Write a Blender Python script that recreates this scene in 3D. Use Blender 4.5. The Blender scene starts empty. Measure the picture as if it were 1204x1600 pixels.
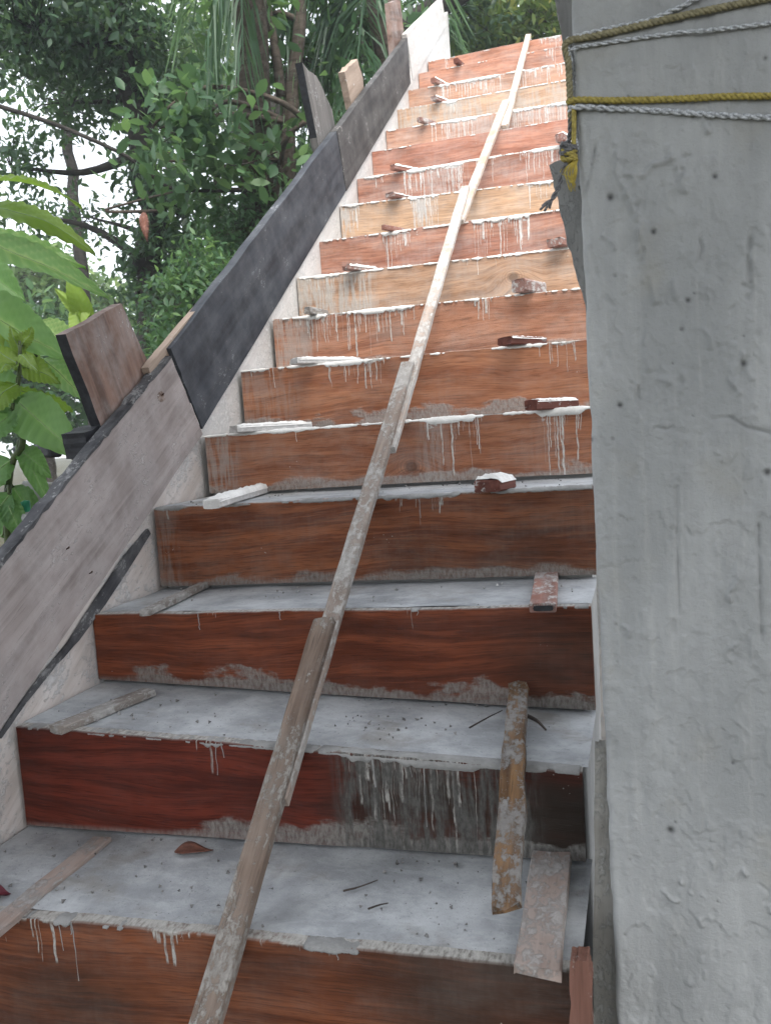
import bpy, math, random
import numpy as np
from mathutils import Vector, Matrix

# ------------------------------------------------------------------ camera, sky, sun, exposure
scene = bpy.context.scene
CAM = np.array([1.1408, -1.0674, 0.7119])
FW = np.array([-0.27857569, 0.95556851, -0.09635566])
RT = np.array([0.95967463, 0.27301999, -0.06696779])
UP = np.array([0.03768529, 0.11112568, 0.99309159])
FPX = 1382.3                                   # focal length in pixels of a 1204 x 1600 frame
cd = bpy.data.cameras.new('camera')
cam = bpy.data.objects.new('camera', cd)
scene.collection.objects.link(cam)
cam.matrix_world = Matrix(((RT[0], UP[0], -FW[0], CAM[0]), (RT[1], UP[1], -FW[1], CAM[1]),
                           (RT[2], UP[2], -FW[2], CAM[2]), (0, 0, 0, 1)))
cd.sensor_fit = 'VERTICAL'; cd.sensor_height = 36.0; cd.lens = FPX / 1600 * 36.0
cd.clip_start = 0.02; cd.clip_end = 500
cd.dof.use_dof = True; cd.dof.focus_distance = 1.7; cd.dof.aperture_fstop = 14
scene.camera = cam
scene.render.resolution_x = 770; scene.render.resolution_y = 1024

SUN_EL, SUN_AZ = 60, 150                        # degrees; azimuth measured clockwise from +Y
world = bpy.data.worlds.new('World'); scene.world = world; world.use_nodes = True
wn = world.node_tree.nodes; wl = world.node_tree.links
sky = wn.new('ShaderNodeTexSky'); sky.sky_type = 'NISHITA'; sky.sun_disc = False
sky.sun_elevation = math.radians(SUN_EL); sky.sun_rotation = math.radians(SUN_AZ)
sky.air_density = 1.0; sky.dust_density = 6.0; sky.ozone_density = 1.0; sky.altitude = 50
mixn = wn.new('ShaderNodeMix'); mixn.data_type = 'RGBA'; mixn.inputs[0].default_value = .62       # an even bright cloud layer in front of the clear sky
mixn.inputs[7].default_value = (9.0, 9.3, 9.7, 1)
wl.new(sky.outputs[0], mixn.inputs[6]); wl.new(mixn.outputs[2], wn['Background'].inputs[0]); wn['Background'].inputs[1].default_value = 0.15
sd = bpy.data.lights.new('sun', 'SUN'); sd.energy = 2.3; sd.angle = math.radians(40); sd.color = (1, .97, .92)
sun = bpy.data.objects.new('sun', sd); scene.collection.objects.link(sun)
az, el = math.radians(SUN_AZ), math.radians(SUN_EL)
sdir = Vector((math.sin(az) * math.cos(el), math.cos(az) * math.cos(el), math.sin(el)))
sun.rotation_euler = sdir.to_track_quat('Z', 'Y').to_euler(); sun.location = sdir * 20
scene.view_settings.view_transform = 'Standard'; scene.view_settings.look = 'None'
scene.view_settings.gamma = 1; scene.view_settings.use_curve_mapping = False
scene.view_settings.exposure = 1.05
scene.cycles.max_bounces = 6; scene.cycles.diffuse_bounces = 3; scene.cycles.glossy_bounces = 2; scene.cycles.transmission_bounces = 4; scene.cycles.transparent_max_bounces = 4

# ------------------------------------------------------------------ helpers
rng = np.random.default_rng(7); random.seed(7)
COL = scene.collection

def ray(px, py): return FW + RT * (px - 602) / FPX - UP * (py - 800) / FPX
def onY(px, py, y): d = ray(px, py); return CAM + d * (y - CAM[1]) / d[1]
def onX(px, py, x): d = ray(px, py); return CAM + d * (x - CAM[0]) / d[0]
def onZ(px, py, z): d = ray(px, py); return CAM + d * (z - CAM[2]) / d[2]

def vnoise(p, seed=0):
    """value noise, p (...,2 or 3) -> -1..1"""
    p = np.asarray(p, float); i = np.floor(p).astype(np.int64); f = p - i; f = f * f * (3 - 2 * f)
    k = p.shape[-1]; out = 0
    pr = (374761393, 668265263, 2147483647 // 3)
    for c in range(2 ** k):
        h = np.full(p.shape[:-1], seed * 1013904223 + 12345, np.int64); w = 1.0
        for a in range(k):
            b = (c >> a) & 1
            h = h ^ ((i[..., a] + b) * pr[a]); h = (h * 1274126177) & 0x7fffffff; h = h ^ (h >> 13)
            w = w * (f[..., a] if b else 1 - f[..., a])
        h = (h * 1911520717) & 0x7fffffff
        out = out + w * (((h >> 8) & 0xffff) / 32767.5 - 1)
    return out
def fbm(p, o=4, seed=0):
    p = np.asarray(p, float); a, s = 1.0, 0
    for k in range(o): s = s + a * vnoise(p * 2 ** k, seed + k); a *= .5
    return s

def link(name, me, mat=None, parent=None, M=None):
    o = bpy.data.objects.new(name, me)
    COL.objects.link(o)
    if mat is not None and not me.materials: me.materials.append(mat)
    if M is not None: o.matrix_world = M
    if parent is not None:
        o.parent = parent
        pm = parent.get('_m')
        o.matrix_parent_inverse = parent_matrix(parent).inverted()
    return o
_PM = {}
def parent_matrix(p): return _PM.get(p.name, Matrix())
def tag(o, label=None, cat=None, group=None, kind=None):
    if label: o['label'] = label
    if cat: o['category'] = cat
    if group: o['group'] = group
    if kind: o['kind'] = kind
    return o
def empty(name, loc, label=None, cat=None, group=None):
    o = bpy.data.objects.new(name, None); COL.objects.link(o); o.location = loc
    o.empty_display_size = .05
    _PM[o.name] = Matrix.Translation(Vector(loc))
    return tag(o, label, cat, group)

class MB:
    def __init__(s): s.v = []; s.f = []; s.n = 0
    def add(s, v, f):
        v = np.asarray(v, float).reshape(-1, 3); s.v.append(v)
        s.f += [tuple(int(i) + s.n for i in q) for q in f]; s.n += len(v)
    def mesh(s, name, smooth=False):
        me = bpy.data.meshes.new(name)
        me.from_pydata(np.concatenate(s.v).tolist(), [], s.f)
        if smooth: me.polygons.foreach_set('use_smooth', [True] * len(me.polygons))
        me.update(); return me
    def grid(s, P, flip=False):
        P = np.asarray(P); a, b = P.shape[:2]
        f = []
        for i in range(a - 1):
            for j in range(b - 1):
                q = (i * b + j, (i + 1) * b + j, (i + 1) * b + j + 1, i * b + j + 1)
                f.append(q[::-1] if flip else q)
        s.add(P.reshape(-1, 3), f)
    def tube(s, pts, rad, n=6, cap=True):
        pts = np.asarray(pts, float); m = len(pts); rad = np.broadcast_to(np.asarray(rad, float), (m,))
        t = np.gradient(pts, axis=0); t /= np.linalg.norm(t, axis=1)[:, None] + 1e-9
        ref = np.array([0, 0, 1.]) if abs(t[0, 2]) < .9 else np.array([1., 0, 0])
        u = np.cross(t, ref); u /= np.linalg.norm(u, axis=1)[:, None] + 1e-9
        w = np.cross(t, u)
        a = np.linspace(0, 2 * math.pi, n, endpoint=False)
        R = pts[:, None] + rad[:, None, None] * (np.cos(a)[None, :, None] * u[:, None] + np.sin(a)[None, :, None] * w[:, None])
        f = [(i * n + j, i * n + (j + 1) % n, (i + 1) * n + (j + 1) % n, (i + 1) * n + j) for i in range(m - 1) for j in range(n)]
        if cap: f += [tuple(range(n))[::-1], tuple(range((m - 1) * n, m * n))]
        s.add(R.reshape(-1, 3), f)

def smooth_path(pts, n=24):
    """Catmull-Rom through points"""
    p = np.asarray(pts, float); p = np.vstack([2 * p[0] - p[1], p, 2 * p[-1] - p[-2]])
    out = []
    k = len(p) - 3
    for i in range(k):
        a, b, c, d = p[i:i + 4]
        m = max(2, n // k)
        for t in np.linspace(0, 1, m, endpoint=False):
            out.append(.5 * (2 * b + (c - a) * t + (2 * a - 5 * b + 4 * c - d) * t * t + (3 * b - a - 3 * c + d) * t ** 3))
    out.append(p[-2]); return np.array(out)

# ------------------------------------------------------------------ materials
def N(nt, t, **kw):
    n = nt.nodes.new('ShaderNode' + t)
    for k, v in kw.items():
        if k.startswith('i_'):
            key = k[2:]; key = int(key) if key.isdigit() else key.replace('_', ' ')
            n.inputs[key].default_value = v
        else: setattr(n, k, v)
    return n
class NT:
    def __init__(s, name):
        s.m = bpy.data.materials.new(name); s.m.use_nodes = True; s.t = s.m.node_tree
        s.b = s.t.nodes['Principled BSDF']; s.out = s.t.nodes['Material Output']
    def L(s, a, b): s.t.links.new(a, b)
    def tex(s, kind='Object'): return N(s.t, 'TexCoord').outputs[kind]
    def mp(s, vec, sc=(1, 1, 1), loc=(0, 0, 0)):
        n = N(s.t, 'Mapping'); s.L(vec, n.inputs[0]); n.inputs['Scale'].default_value = sc; n.inputs['Location'].default_value = loc
        return n.outputs[0]
    def noise(s, vec, scale, detail=4, rough=.55, dist=0):
        n = N(s.t, 'TexNoise'); s.L(vec, n.inputs['Vector']); n.inputs['Scale'].default_value = scale
        n.inputs['Detail'].default_value = detail; n.inputs['Roughness'].default_value = rough; n.inputs['Distortion'].default_value = dist
        return n.outputs[0]
    def vor(s, vec, scale, feat='F1'):
        n = N(s.t, 'TexVoronoi', feature=feat); s.L(vec, n.inputs['Vector']); n.inputs['Scale'].default_value = scale
        return n.outputs['Distance']
    def M(s, op, a, b=None, c=None, clamp=False):
        n = N(s.t, 'Math', operation=op, use_clamp=clamp)
        for k, x in enumerate((a, b, c)):
            if x is None: continue
            if isinstance(x, (int, float)): n.inputs[k].default_value = x
            else: s.L(x, n.inputs[k])
        return n.outputs[0]
    def step(s, x, lo, hi, a=0., b=1.):
        n = N(s.t, 'MapRange', interpolation_type='SMOOTHSTEP'); s.L(x, n.inputs[0])
        for k, q in zip((1, 2, 3, 4), (lo, hi, a, b)): n.inputs[k].default_value = q
        return n.outputs[0]
    def mix(s, f, a, b, blend='MIX'):
        n = N(s.t, 'Mix', data_type='RGBA', blend_type=blend)
        for k, x in ((0, f), (6, a), (7, b)):
            if isinstance(x, (int, float)): n.inputs[k].default_value = x
            elif isinstance(x, tuple): n.inputs[k].default_value = (*x, 1) if len(x) == 3 else x
            else: s.L(x, n.inputs[k])
        return n.outputs[2]
    def ramp(s, f, stops):
        n = N(s.t, 'ValToRGB'); s.L(f, n.inputs[0]); e = n.color_ramp.elements
        while len(e) < len(stops): e.new(.5)
        for x, (p, c) in zip(e, stops): x.position = p; x.color = (*c, 1)
        return n.outputs[0]
    def attr(s, name): return N(s.t, 'Attribute', attribute_name=name).outputs['Fac']
    def bump(s, h, strength=.5, dist=.002, prev=None):
        n = N(s.t, 'Bump'); s.L(h, n.inputs['Height']); n.inputs['Strength'].default_value = strength; n.inputs['Distance'].default_value = dist
        if prev is not None: s.L(prev, n.inputs['Normal'])
        return n.outputs[0]
    def done(s, col=None, rough=.8, nrm=None, spec=.3):
        if col is not None:
            if isinstance(col, tuple): s.b.inputs['Base Color'].default_value = (*col, 1)
            else: s.L(col, s.b.inputs['Base Color'])
        if isinstance(rough, (int, float)): s.b.inputs['Roughness'].default_value = rough
        else: s.L(rough, s.b.inputs['Roughness'])
        s.b.inputs['Specular IOR Level'].default_value = spec
        if nrm is not None: s.L(nrm, s.b.inputs['Normal'])
        return s.m

CEM = (.40, .39, .37); WHT = (.74, .73, .70)
def wood(name, c1, c2, cem=0.0, cemc=CEM, rough=.75, gs=1.0, dark=.35, nails=False, film=0.0):
    """bar or plank, local X along the grain; cem = how much of it dried mortar covers"""
    s = NT(name); o = s.tex('Object')
    info = N(s.t, 'ObjectInfo').outputs['Random']
    sh = N(s.t, 'CombineXYZ'); s.L(s.M('MULTIPLY', info, 37.0), sh.inputs[0]); s.L(s.M('MULTIPLY', info, 11.0), sh.inputs[1])
    av = N(s.t, 'VectorMath', operation='ADD'); s.L(o, av.inputs[0]); s.L(sh.outputs[0], av.inputs[1]); o = av.outputs[0]
    g = s.noise(s.mp(o, (2.2 * gs, 30 * gs, 30 * gs)), 1, 4, .6, .6)
    fine = s.noise(s.mp(o, (14, 260, 260)), 1, 2, .6)
    big = s.noise(o, 5, 2, .6)
    c = s.mix(s.step(g, .32, .68), c1, c2)
    c = s.mix(s.M('MULTIPLY', s.step(fine, .55, .8), dark), c, tuple(x * .35 for x in c1))
    c = s.mix(s.M('MULTIPLY', s.step(big, .45, .75), .45), c, tuple(x * .55 for x in c2))
    h = s.M('ADD', s.M('MULTIPLY', g, .35), s.M('MULTIPLY', fine, .3))
    if film:
        fn = s.noise(o, 9, 4, .65)
        c = s.mix(s.M('MULTIPLY', s.step(fn, .35, .65), film), c, cemc)
    if cem:
        cn = s.noise(s.mp(o, (1, 1.6, 1.6)), 48, 5, .75, .2); cb = s.noise(o, 9, 2, .5)
        mk = s.step(s.M('ADD', s.M('MULTIPLY', cn, .6), s.M('MULTIPLY', cb, .4)), .60 - .3 * cem, .66 - .3 * cem)
        cc = s.mix(s.step(cn, .45, .7), tuple(x * .7 for x in cemc), cemc)
        c = s.mix(s.M('MULTIPLY', mk, .85), c, cc)
        h = s.M('ADD', h, s.M('MULTIPLY', mk, s.M('MULTIPLY', cn, 1.1)))
    nb = s.bump(h, .7, .0028)
    return s.done(c, rough, nb, .15)

def concrete(name, c1, c2, dist=.003, sc=1.0, stain=None, spec=.3, rough=.85):
    s = NT(name); o = s.tex('Object')
    a = s.noise(o, 3.5 * sc, 5, .65); b = s.noise(o, 40 * sc, 4, .7); d = s.noise(o, 260 * sc, 2, .6)
    c = s.mix(s.step(a, .35, .68), c1, c2)
    c = s.mix(s.M('MULTIPLY', s.step(b, .5, .75), .35), c, tuple(x * .7 for x in c1))
    c = s.mix(s.M('MULTIPLY', s.step(d, .6, .75), .25), c, tuple(min(.9, x * 1.25) for x in c2))
    if stain:
        st = s.noise(s.mp(o, (1, 1, 1), (3.1, 1.7, 0)), 7, 5, .6)
        c = s.mix(s.M('MULTIPLY', s.step(st, .52, .70), .6), c, stain)
        gt = s.noise(o, 120, 3, .7); c = s.mix(s.M('MULTIPLY', s.step(gt, .62, .72), .6), c, tuple(x * .45 for x in c1))
        tr_ = s.noise(s.mp(o, (9, 30, 5)), 1, 4, .65, .8); c = s.mix(s.M('MULTIPLY', s.step(tr_, .5, .7), .22), c, tuple(min(.9, x * 1.3) for x in c2))
    nb = s.bump(s.M('ADD', b, s.M('MULTIPLY', d, .45)), .6, dist)
    return s.done(c, rough, nb, spec)

def flat(name, col, rough=.7, var=.25, sc=30, spec=.3):
    s = NT(name); o = s.tex('Object'); n = s.noise(o, sc, 4, .6)
    c = s.mix(s.step(n, .3, .7), tuple(x * (1 - var) for x in col), tuple(min(1, x * (1 + var)) for x in col))
    return s.done(c, rough, s.bump(n, .3, .002), spec)

def leafmat(name, c1, c2, c3=None, trans=.35, rough=.45):
    """c1..c2 per-leaf variation from the lv attribute"""
    s = NT(name); a = s.attr('lv')
    st = [(0, c1), (.75, c2)] + ([(1, c3)] if c3 else [])
    c = s.ramp(a, st)
    s.done(c, rough, None, .35)
    tr = N(s.t, 'BsdfTranslucent'); mx = N(s.t, 'MixShader'); mx.inputs[0].default_value = trans
    tc = s.mix(.25, c, (.26, .40, .08)); s.L(tc, tr.inputs[0])
    s.L(s.b.outputs[0], mx.inputs[1]); s.L(tr.outputs[0], mx.inputs[2]); s.L(mx.outputs[0], s.out.inputs[0])
    return s.m

def riser_mat(name, c1, c2, cem=(.5, .49, .46), film=.15, rough=.6, scale=1.0, saw=0., knot=None, dirty=False):
    """form board: UV u = metres along, v = metres below the top edge; drip / smear / wet / vb are mesh attributes"""
    s = NT(name); uv = s.tex('UV'); sx = N(s.t, 'SeparateXYZ'); s.L(uv, sx.inputs[0]); u, v = sx.outputs[0], sx.outputs[1]
    info = N(s.t, 'ObjectInfo').outputs['Random']
    off = N(s.t, 'CombineXYZ'); s.L(s.M('MULTIPLY', info, 53.), off.inputs[0]); s.L(s.M('MULTIPLY', info, 19.), off.inputs[1])
    av = N(s.t, 'VectorMath', operation='ADD'); s.L(uv, av.inputs[0]); s.L(off.outputs[0], av.inputs[1]); p = av.outputs[0]
    wob = s.noise(s.mp(p, (1.3, 5, 1)), 1, 2)
    pv = N(s.t, 'CombineXYZ'); sp = N(s.t, 'SeparateXYZ'); s.L(p, sp.inputs[0]); s.L(sp.outputs[0], pv.inputs[0])
    vy = s.M('ADD', sp.outputs[1], s.M('MULTIPLY', wob, .10))
    if knot:                                    # grain flows round the knot
        ku, kv = knot
        dk = s.M('SQRT', s.M('ADD', s.M('POWER', s.M('MULTIPLY', s.M('SUBTRACT', u, ku), .8), 2.), s.M('POWER', s.M('SUBTRACT', v, kv), 2.)))
        vy = s.M('ADD', vy, s.M('MULTIPLY', s.step(dk, .0, .09, 1, 0), .05))
    s.L(vy, pv.inputs[1]); q = pv.outputs[0]
    g = s.noise(s.mp(q, (1.6 * scale, 34 * scale, 1)), 1, 4, .62, .4)
    fine = s.noise(s.mp(q, (20, 420, 1)), 1, 2, .6)
    big = s.noise(s.mp(p, (4, 9, 1)), 1, 3, .6)
    c = s.mix(s.step(g, .34, .66), c1, c2)
    c = s.mix(s.M('MULTIPLY', s.step(big, .45, .75), .6), c, tuple(x * .5 for x in c1))
    c = s.mix(s.M('MULTIPLY', s.step(fine, .48, .72), .6), c, tuple(x * .35 for x in c1))
    mid = s.noise(s.mp(q, (5, 130, 1), (2, 0, 0)), 1, 3, .6)
    c = s.mix(s.M('MULTIPLY', s.step(mid, .53, .66), .38), c, tuple(x * .45 for x in c1))
    c = s.mix(s.M('MULTIPLY', s.step(mid, .36, .44, 1, 0), .35), c, tuple(min(.8, x * 1.25) for x in c2))
    if knot:
        c = s.mix(s.step(dk, .010, .017, .8, 0), c, tuple(x * .35 for x in c1))
        rn = s.M('MULTIPLY', s.step(s.M('SINE', s.M('MULTIPLY', dk, 900.)), 0, 1), s.step(dk, .012, .045, .5, 0))
        c = s.mix(rn, c, tuple(x * .4 for x in c1))
    wet = s.attr('wet'); wet_shade_n = s.M('MULTIPLY', wet, s.step(big, .25, .6, .55, 1.0)); c = s.mix(wet_shade_n, c, (.020, .016, .012))  # wet stains plus column shade, both put into the colour
    # pale cement film, wiped on
    fn = s.noise(s.mp(p, (7, 13, 1)), 1, 5, .68)
    wipe = s.noise(s.mp(p, (90, 9, 1), (0, 3, 0)), 1, 3, .6)
    fm = s.M('MULTIPLY', s.M('MULTIPLY', s.step(fn, .36, .72), s.step(wipe, .2, .7, .5, 1.)), film)
    gr = tuple(x * .70 for x in cem)
    c = s.mix(fm, c, gr)
    ct = s.attr('coat'); m5 = s.M('MULTIPLY', s.step(s.M('ADD', s.M('MULTIPLY', wipe, .65), s.M('MULTIPLY', fn, .35)), .40, .56), ct)
    # runs of slurry from the top edge: one per cell along u, each with its own length, width and strength
    dr = s.attr('drip')
    un = s.M('ADD', s.M('ADD', u, s.M('MULTIPLY', s.noise(s.mp(p, (24, 26, 1)), 1, 2), .010)), s.M('MULTIPLY', info, 7.))
    runs = None
    for sc, wd, ll in ((85., .17, .17), (190., .20, .11), (38., .13, .09)):
        vo = N(s.t, 'TexVoronoi', voronoi_dimensions='1D'); s.L(un, vo.inputs['W']); vo.inputs['Scale'].default_value = sc
        cs = N(s.t, 'SeparateColor'); s.L(vo.outputs['Color'], cs.inputs[0])
        rl = s.M('MULTIPLY', s.M('MULTIPLY', s.M('POWER', cs.outputs[0], 1.6), ll), s.step(dr, .0, 1., 0, 1.15))
        on = s.M('LESS_THAN', cs.outputs[1], s.M('MULTIPLY', dr, .8))
        wv = s.M('MULTIPLY', s.M('ADD', .35, cs.outputs[2]), wd)
        m = s.M('MULTIPLY', s.step(s.M('SUBTRACT', wv, vo.outputs['Distance']), -.03, .06), s.step(s.M('SUBTRACT', rl, v), -.004, .003))
        m = s.M('MULTIPLY', s.M('MULTIPLY', m, on), s.step(cs.outputs[2], 0, 1, .45, .95))
        runs = m if runs is None else s.M('MAXIMUM', runs, m)
    brk = s.noise(s.mp(p, (160, 60, 1)), 1, 3, .7)
    thin = s.M('MULTIPLY', runs, s.step(brk, .28, .55, .35, 1.))
    topn = s.M('SUBTRACT', s.M('MULTIPLY', dr, s.step(fn, .42, .75, -.004, .045)), v)
    tm = s.M('MULTIPLY', s.step(topn, -.002, .006), s.step(brk, .3, .5, .5, .95))
    m2 = s.M('MAXIMUM', thin, tm)
    # smear along the foot
    vb = s.attr('vb'); sm = s.attr('smear')
    sn = s.noise(s.mp(p, (6, 12, 1), (4, 4, 0)), 1, 5, .6)
    m3 = s.step(s.M('SUBTRACT', s.M('MULTIPLY', sm, s.step(sn, .28, .72, -.2, 1.9)), vb), -.012, .006)
    m3 = s.M('MULTIPLY', m3, s.step(brk, .25, .6, .55, .95))
    # spatter
    vo = s.vor(s.mp(p, (120, 120, 1)), 1)
    m4 = s.M('MULTIPLY', s.step(s.M('ADD', vo, s.step(sn, .5, .72, .35, 0.0)), .12, .20, 1, 0), .8)
    cc = s.mix(s.step(brk, .35, .7), gr, cem)
    c = s.mix(s.M('MULTIPLY', m3, .8), c, s.mix(s.step(brk, .3, .7), tuple(x * .38 for x in cem), tuple(x * .58 for x in cem)))
    c = s.mix(s.M('MAXIMUM', m2, m4), c, cc)
    c = s.mix(m5, c, s.mix(s.step(brk, .3, .7), tuple(x * (.55 if not dirty else .13) for x in cem), tuple(x * (1. if not dirty else .34) for x in gr)))
    allm = s.M('MAXIMUM', s.M('MAXIMUM', m2, m3), s.M('MAXIMUM', m4, s.M('MULTIPLY', m5, .7)))
    hh = s.M('ADD', s.M('MULTIPLY', s.M('ADD', s.M('MULTIPLY', g, .4), fine), .4), s.M('MULTIPLY', allm, s.M('ADD', .7, brk)))
    if saw:
        ax = s.M('SINE', s.M('MULTIPLY', s.M('ADD', u, s.M('MULTIPLY', v, .55)), 900.)); hh = s.M('ADD', hh, s.M('MULTIPLY', ax, .10 * saw))
    nb = s.bump(hh, .65, .0022)
    rg = s.mix(allm, (rough,) * 3, (.9,) * 3)
    return s.done(c, rg, nb, .12)

M = {}
M['tread'] = concrete('tread cement', (.25, .262, .272), (.43, .445, .455), .0026, 1.8, (.19, .175, .15))
M['body'] = concrete('stair concrete', (.22, .22, .22), (.33, .33, .32))
M['crust'] = concrete('white cement crust', (.62, .61, .58), (.80, .79, .76), .004, 3)
M['greycrust'] = concrete('grey cement crust', (.19, .19, .185), (.31, .31, .30), .004, 3)
M['rubble'] = concrete('rubble', (.20, .20, .195), (.32, .32, .31), .004, 2)

# ------------------------------------------------------------------ terrain
def terrain_z(x, y):
    z = -.55 + np.clip(y, 0, 10) * .06
    z = z + .08 * vnoise(np.stack([x * .8, y * .8], -1), 3) + .03 * vnoise(np.stack([x * 3, y * 3], -1), 4)
    return z
gx = np.concatenate([np.linspace(-42, -8, 16), np.linspace(-7.5, 8, 80), np.linspace(9, 42, 16)])
gy = np.concatenate([np.linspace(-30, -4, 14), np.linspace(-3.8, 11, 80), np.linspace(12, 48, 16)])
GX, GY = np.meshgrid(gx, gy, indexing='ij')
GZ = terrain_z(GX, GY)
under = (GX > -.12) & (GX < 1.35) & (GY > -.8) & (GY < 5.2)
GZ = np.where(under, np.minimum(GZ, -.62), GZ)
mb = MB(); mb.grid(np.stack([GX, GY, GZ], -1))
s = NT('earth'); o_ = s.tex('Object'); n_ = s.noise(o_, 4, 7, .7); n2_ = s.noise(o_, 30, 5, .7)
c_ = s.mix(s.step(n_, .35, .65), (.035, .035, .022), (.07, .06, .04)); c_ = s.mix(s.step(n2_, .5, .7), c_, (.06, .075, .03))
me = mb.mesh('ground', True); g_ = link('ground', me, s.done(c_, .95, s.bump(n2_, .8, .02)))
tag(g_, 'dark earth slope beside and under the staircase', None, None, 'structure')

# ------------------------------------------------------------------ staircase
T, R, W = .2757, .18, 1.044
XL = [-.01, .006, -.002, .006, .014, .008, .008, -.002, -.006, -.002, -.003, -.005, -.003, -.006, -.006, -.003, -.001]
ZL = [.004, .022, -.010, .011, -.003, .003, 0, -.008, -.012, -.001, -.007, .001, -.004, .002, .010, .016, -.001]
ZR = [.010, -.020, .001, .017, .004, .004, -.003, -.014, -.010, -.022, .007, .014, -.006, .010, .014, .023, .016]
XR = [1.03, 1.036, 1.044] + [1.046] * 14
def xz(i, x): return i * R + ZL[i] + (ZR[i] - ZL[i]) * (x / W) if i >= 0 else i * R

stairs = empty('concrete_staircase', (.5, 0, -.4), 'steep new concrete staircase with reddish wooden riser boards still in place', 'staircase')
# solid body, one saw-tooth profile
prof = [(-.56, -.75), (-.56, -.362), (-.26, -.362)]
for i in range(-1, 17):
    zt = i * R + (min(ZL[i], ZR[i]) if i >= 0 else 0) - .012
    prof += [(i * T + .028, prof[-1][1]), (i * T + .028, zt)]
prof += [(5.4, prof[-1][1]), (5.4, 2.4), (.6, -.75)]
mb = MB(); k = len(prof)
mb.add([(.012, y, z) for y, z in prof] + [(W - .012, y, z) for y, z in prof],
       [tuple(range(k)), tuple(range(k, 2 * k))[::-1]] + [(j, j + k, (j + 1) % k + k, (j + 1) % k) for j in range(k)])
link('concrete_body', mb.mesh('concrete_body'), M['body'], stairs)

# riser board looks: colours, cement colour, film, drips [(x0,x1,strength)], smear height, extras
GW = (.62, .60, .56); WW = (.68, .665, .64); GG = (.40, .39, .36)
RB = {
    0: ((.090, .028, .012), (.170, .058, .025), GG, .12, [(.16, .30, .55), (.42, .52, .35), (.60, .72, .30)], .0, 'damp_shade'),
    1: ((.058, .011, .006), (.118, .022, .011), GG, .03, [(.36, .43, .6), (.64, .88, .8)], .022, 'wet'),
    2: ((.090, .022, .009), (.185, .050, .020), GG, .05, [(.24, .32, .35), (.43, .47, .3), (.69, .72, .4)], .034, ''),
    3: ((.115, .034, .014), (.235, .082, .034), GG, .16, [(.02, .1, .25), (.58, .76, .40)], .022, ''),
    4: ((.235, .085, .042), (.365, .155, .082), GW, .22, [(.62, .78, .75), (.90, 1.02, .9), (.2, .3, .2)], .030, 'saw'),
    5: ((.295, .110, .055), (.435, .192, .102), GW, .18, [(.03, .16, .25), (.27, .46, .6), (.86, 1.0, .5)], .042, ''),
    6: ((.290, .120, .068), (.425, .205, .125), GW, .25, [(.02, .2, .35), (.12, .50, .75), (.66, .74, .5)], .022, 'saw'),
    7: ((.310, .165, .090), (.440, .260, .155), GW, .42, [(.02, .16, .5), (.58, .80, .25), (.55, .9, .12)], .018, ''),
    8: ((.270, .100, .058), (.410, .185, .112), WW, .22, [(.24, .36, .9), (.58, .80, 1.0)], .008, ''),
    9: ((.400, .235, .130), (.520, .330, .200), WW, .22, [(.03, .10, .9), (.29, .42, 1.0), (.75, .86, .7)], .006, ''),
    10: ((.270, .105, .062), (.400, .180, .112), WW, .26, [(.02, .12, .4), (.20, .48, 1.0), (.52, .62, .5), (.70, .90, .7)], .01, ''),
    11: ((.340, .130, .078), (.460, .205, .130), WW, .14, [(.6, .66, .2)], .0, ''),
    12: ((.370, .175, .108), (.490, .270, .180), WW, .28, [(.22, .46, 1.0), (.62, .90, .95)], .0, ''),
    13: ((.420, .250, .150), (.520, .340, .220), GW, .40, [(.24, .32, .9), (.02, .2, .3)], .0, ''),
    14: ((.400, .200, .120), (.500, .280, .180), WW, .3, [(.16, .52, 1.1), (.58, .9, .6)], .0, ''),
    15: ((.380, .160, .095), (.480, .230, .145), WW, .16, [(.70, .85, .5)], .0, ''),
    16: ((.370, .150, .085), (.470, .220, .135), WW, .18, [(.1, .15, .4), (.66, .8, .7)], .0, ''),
}
def add_attr(me, name, arr):
    a = me.attributes.new(name, 'FLOAT', 'POINT'); a.data.foreach_set('value', np.asarray(arr, np.float32))
def dripf(i, x):
    d = np.zeros_like(x)
    for a, b, sgt in RB[i][4]:
        d = np.maximum(d, sgt * np.clip((x - a) / .015, 0, 1) * np.clip((b - x) / .015, 0, 1))
    return d
TH = .025
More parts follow.
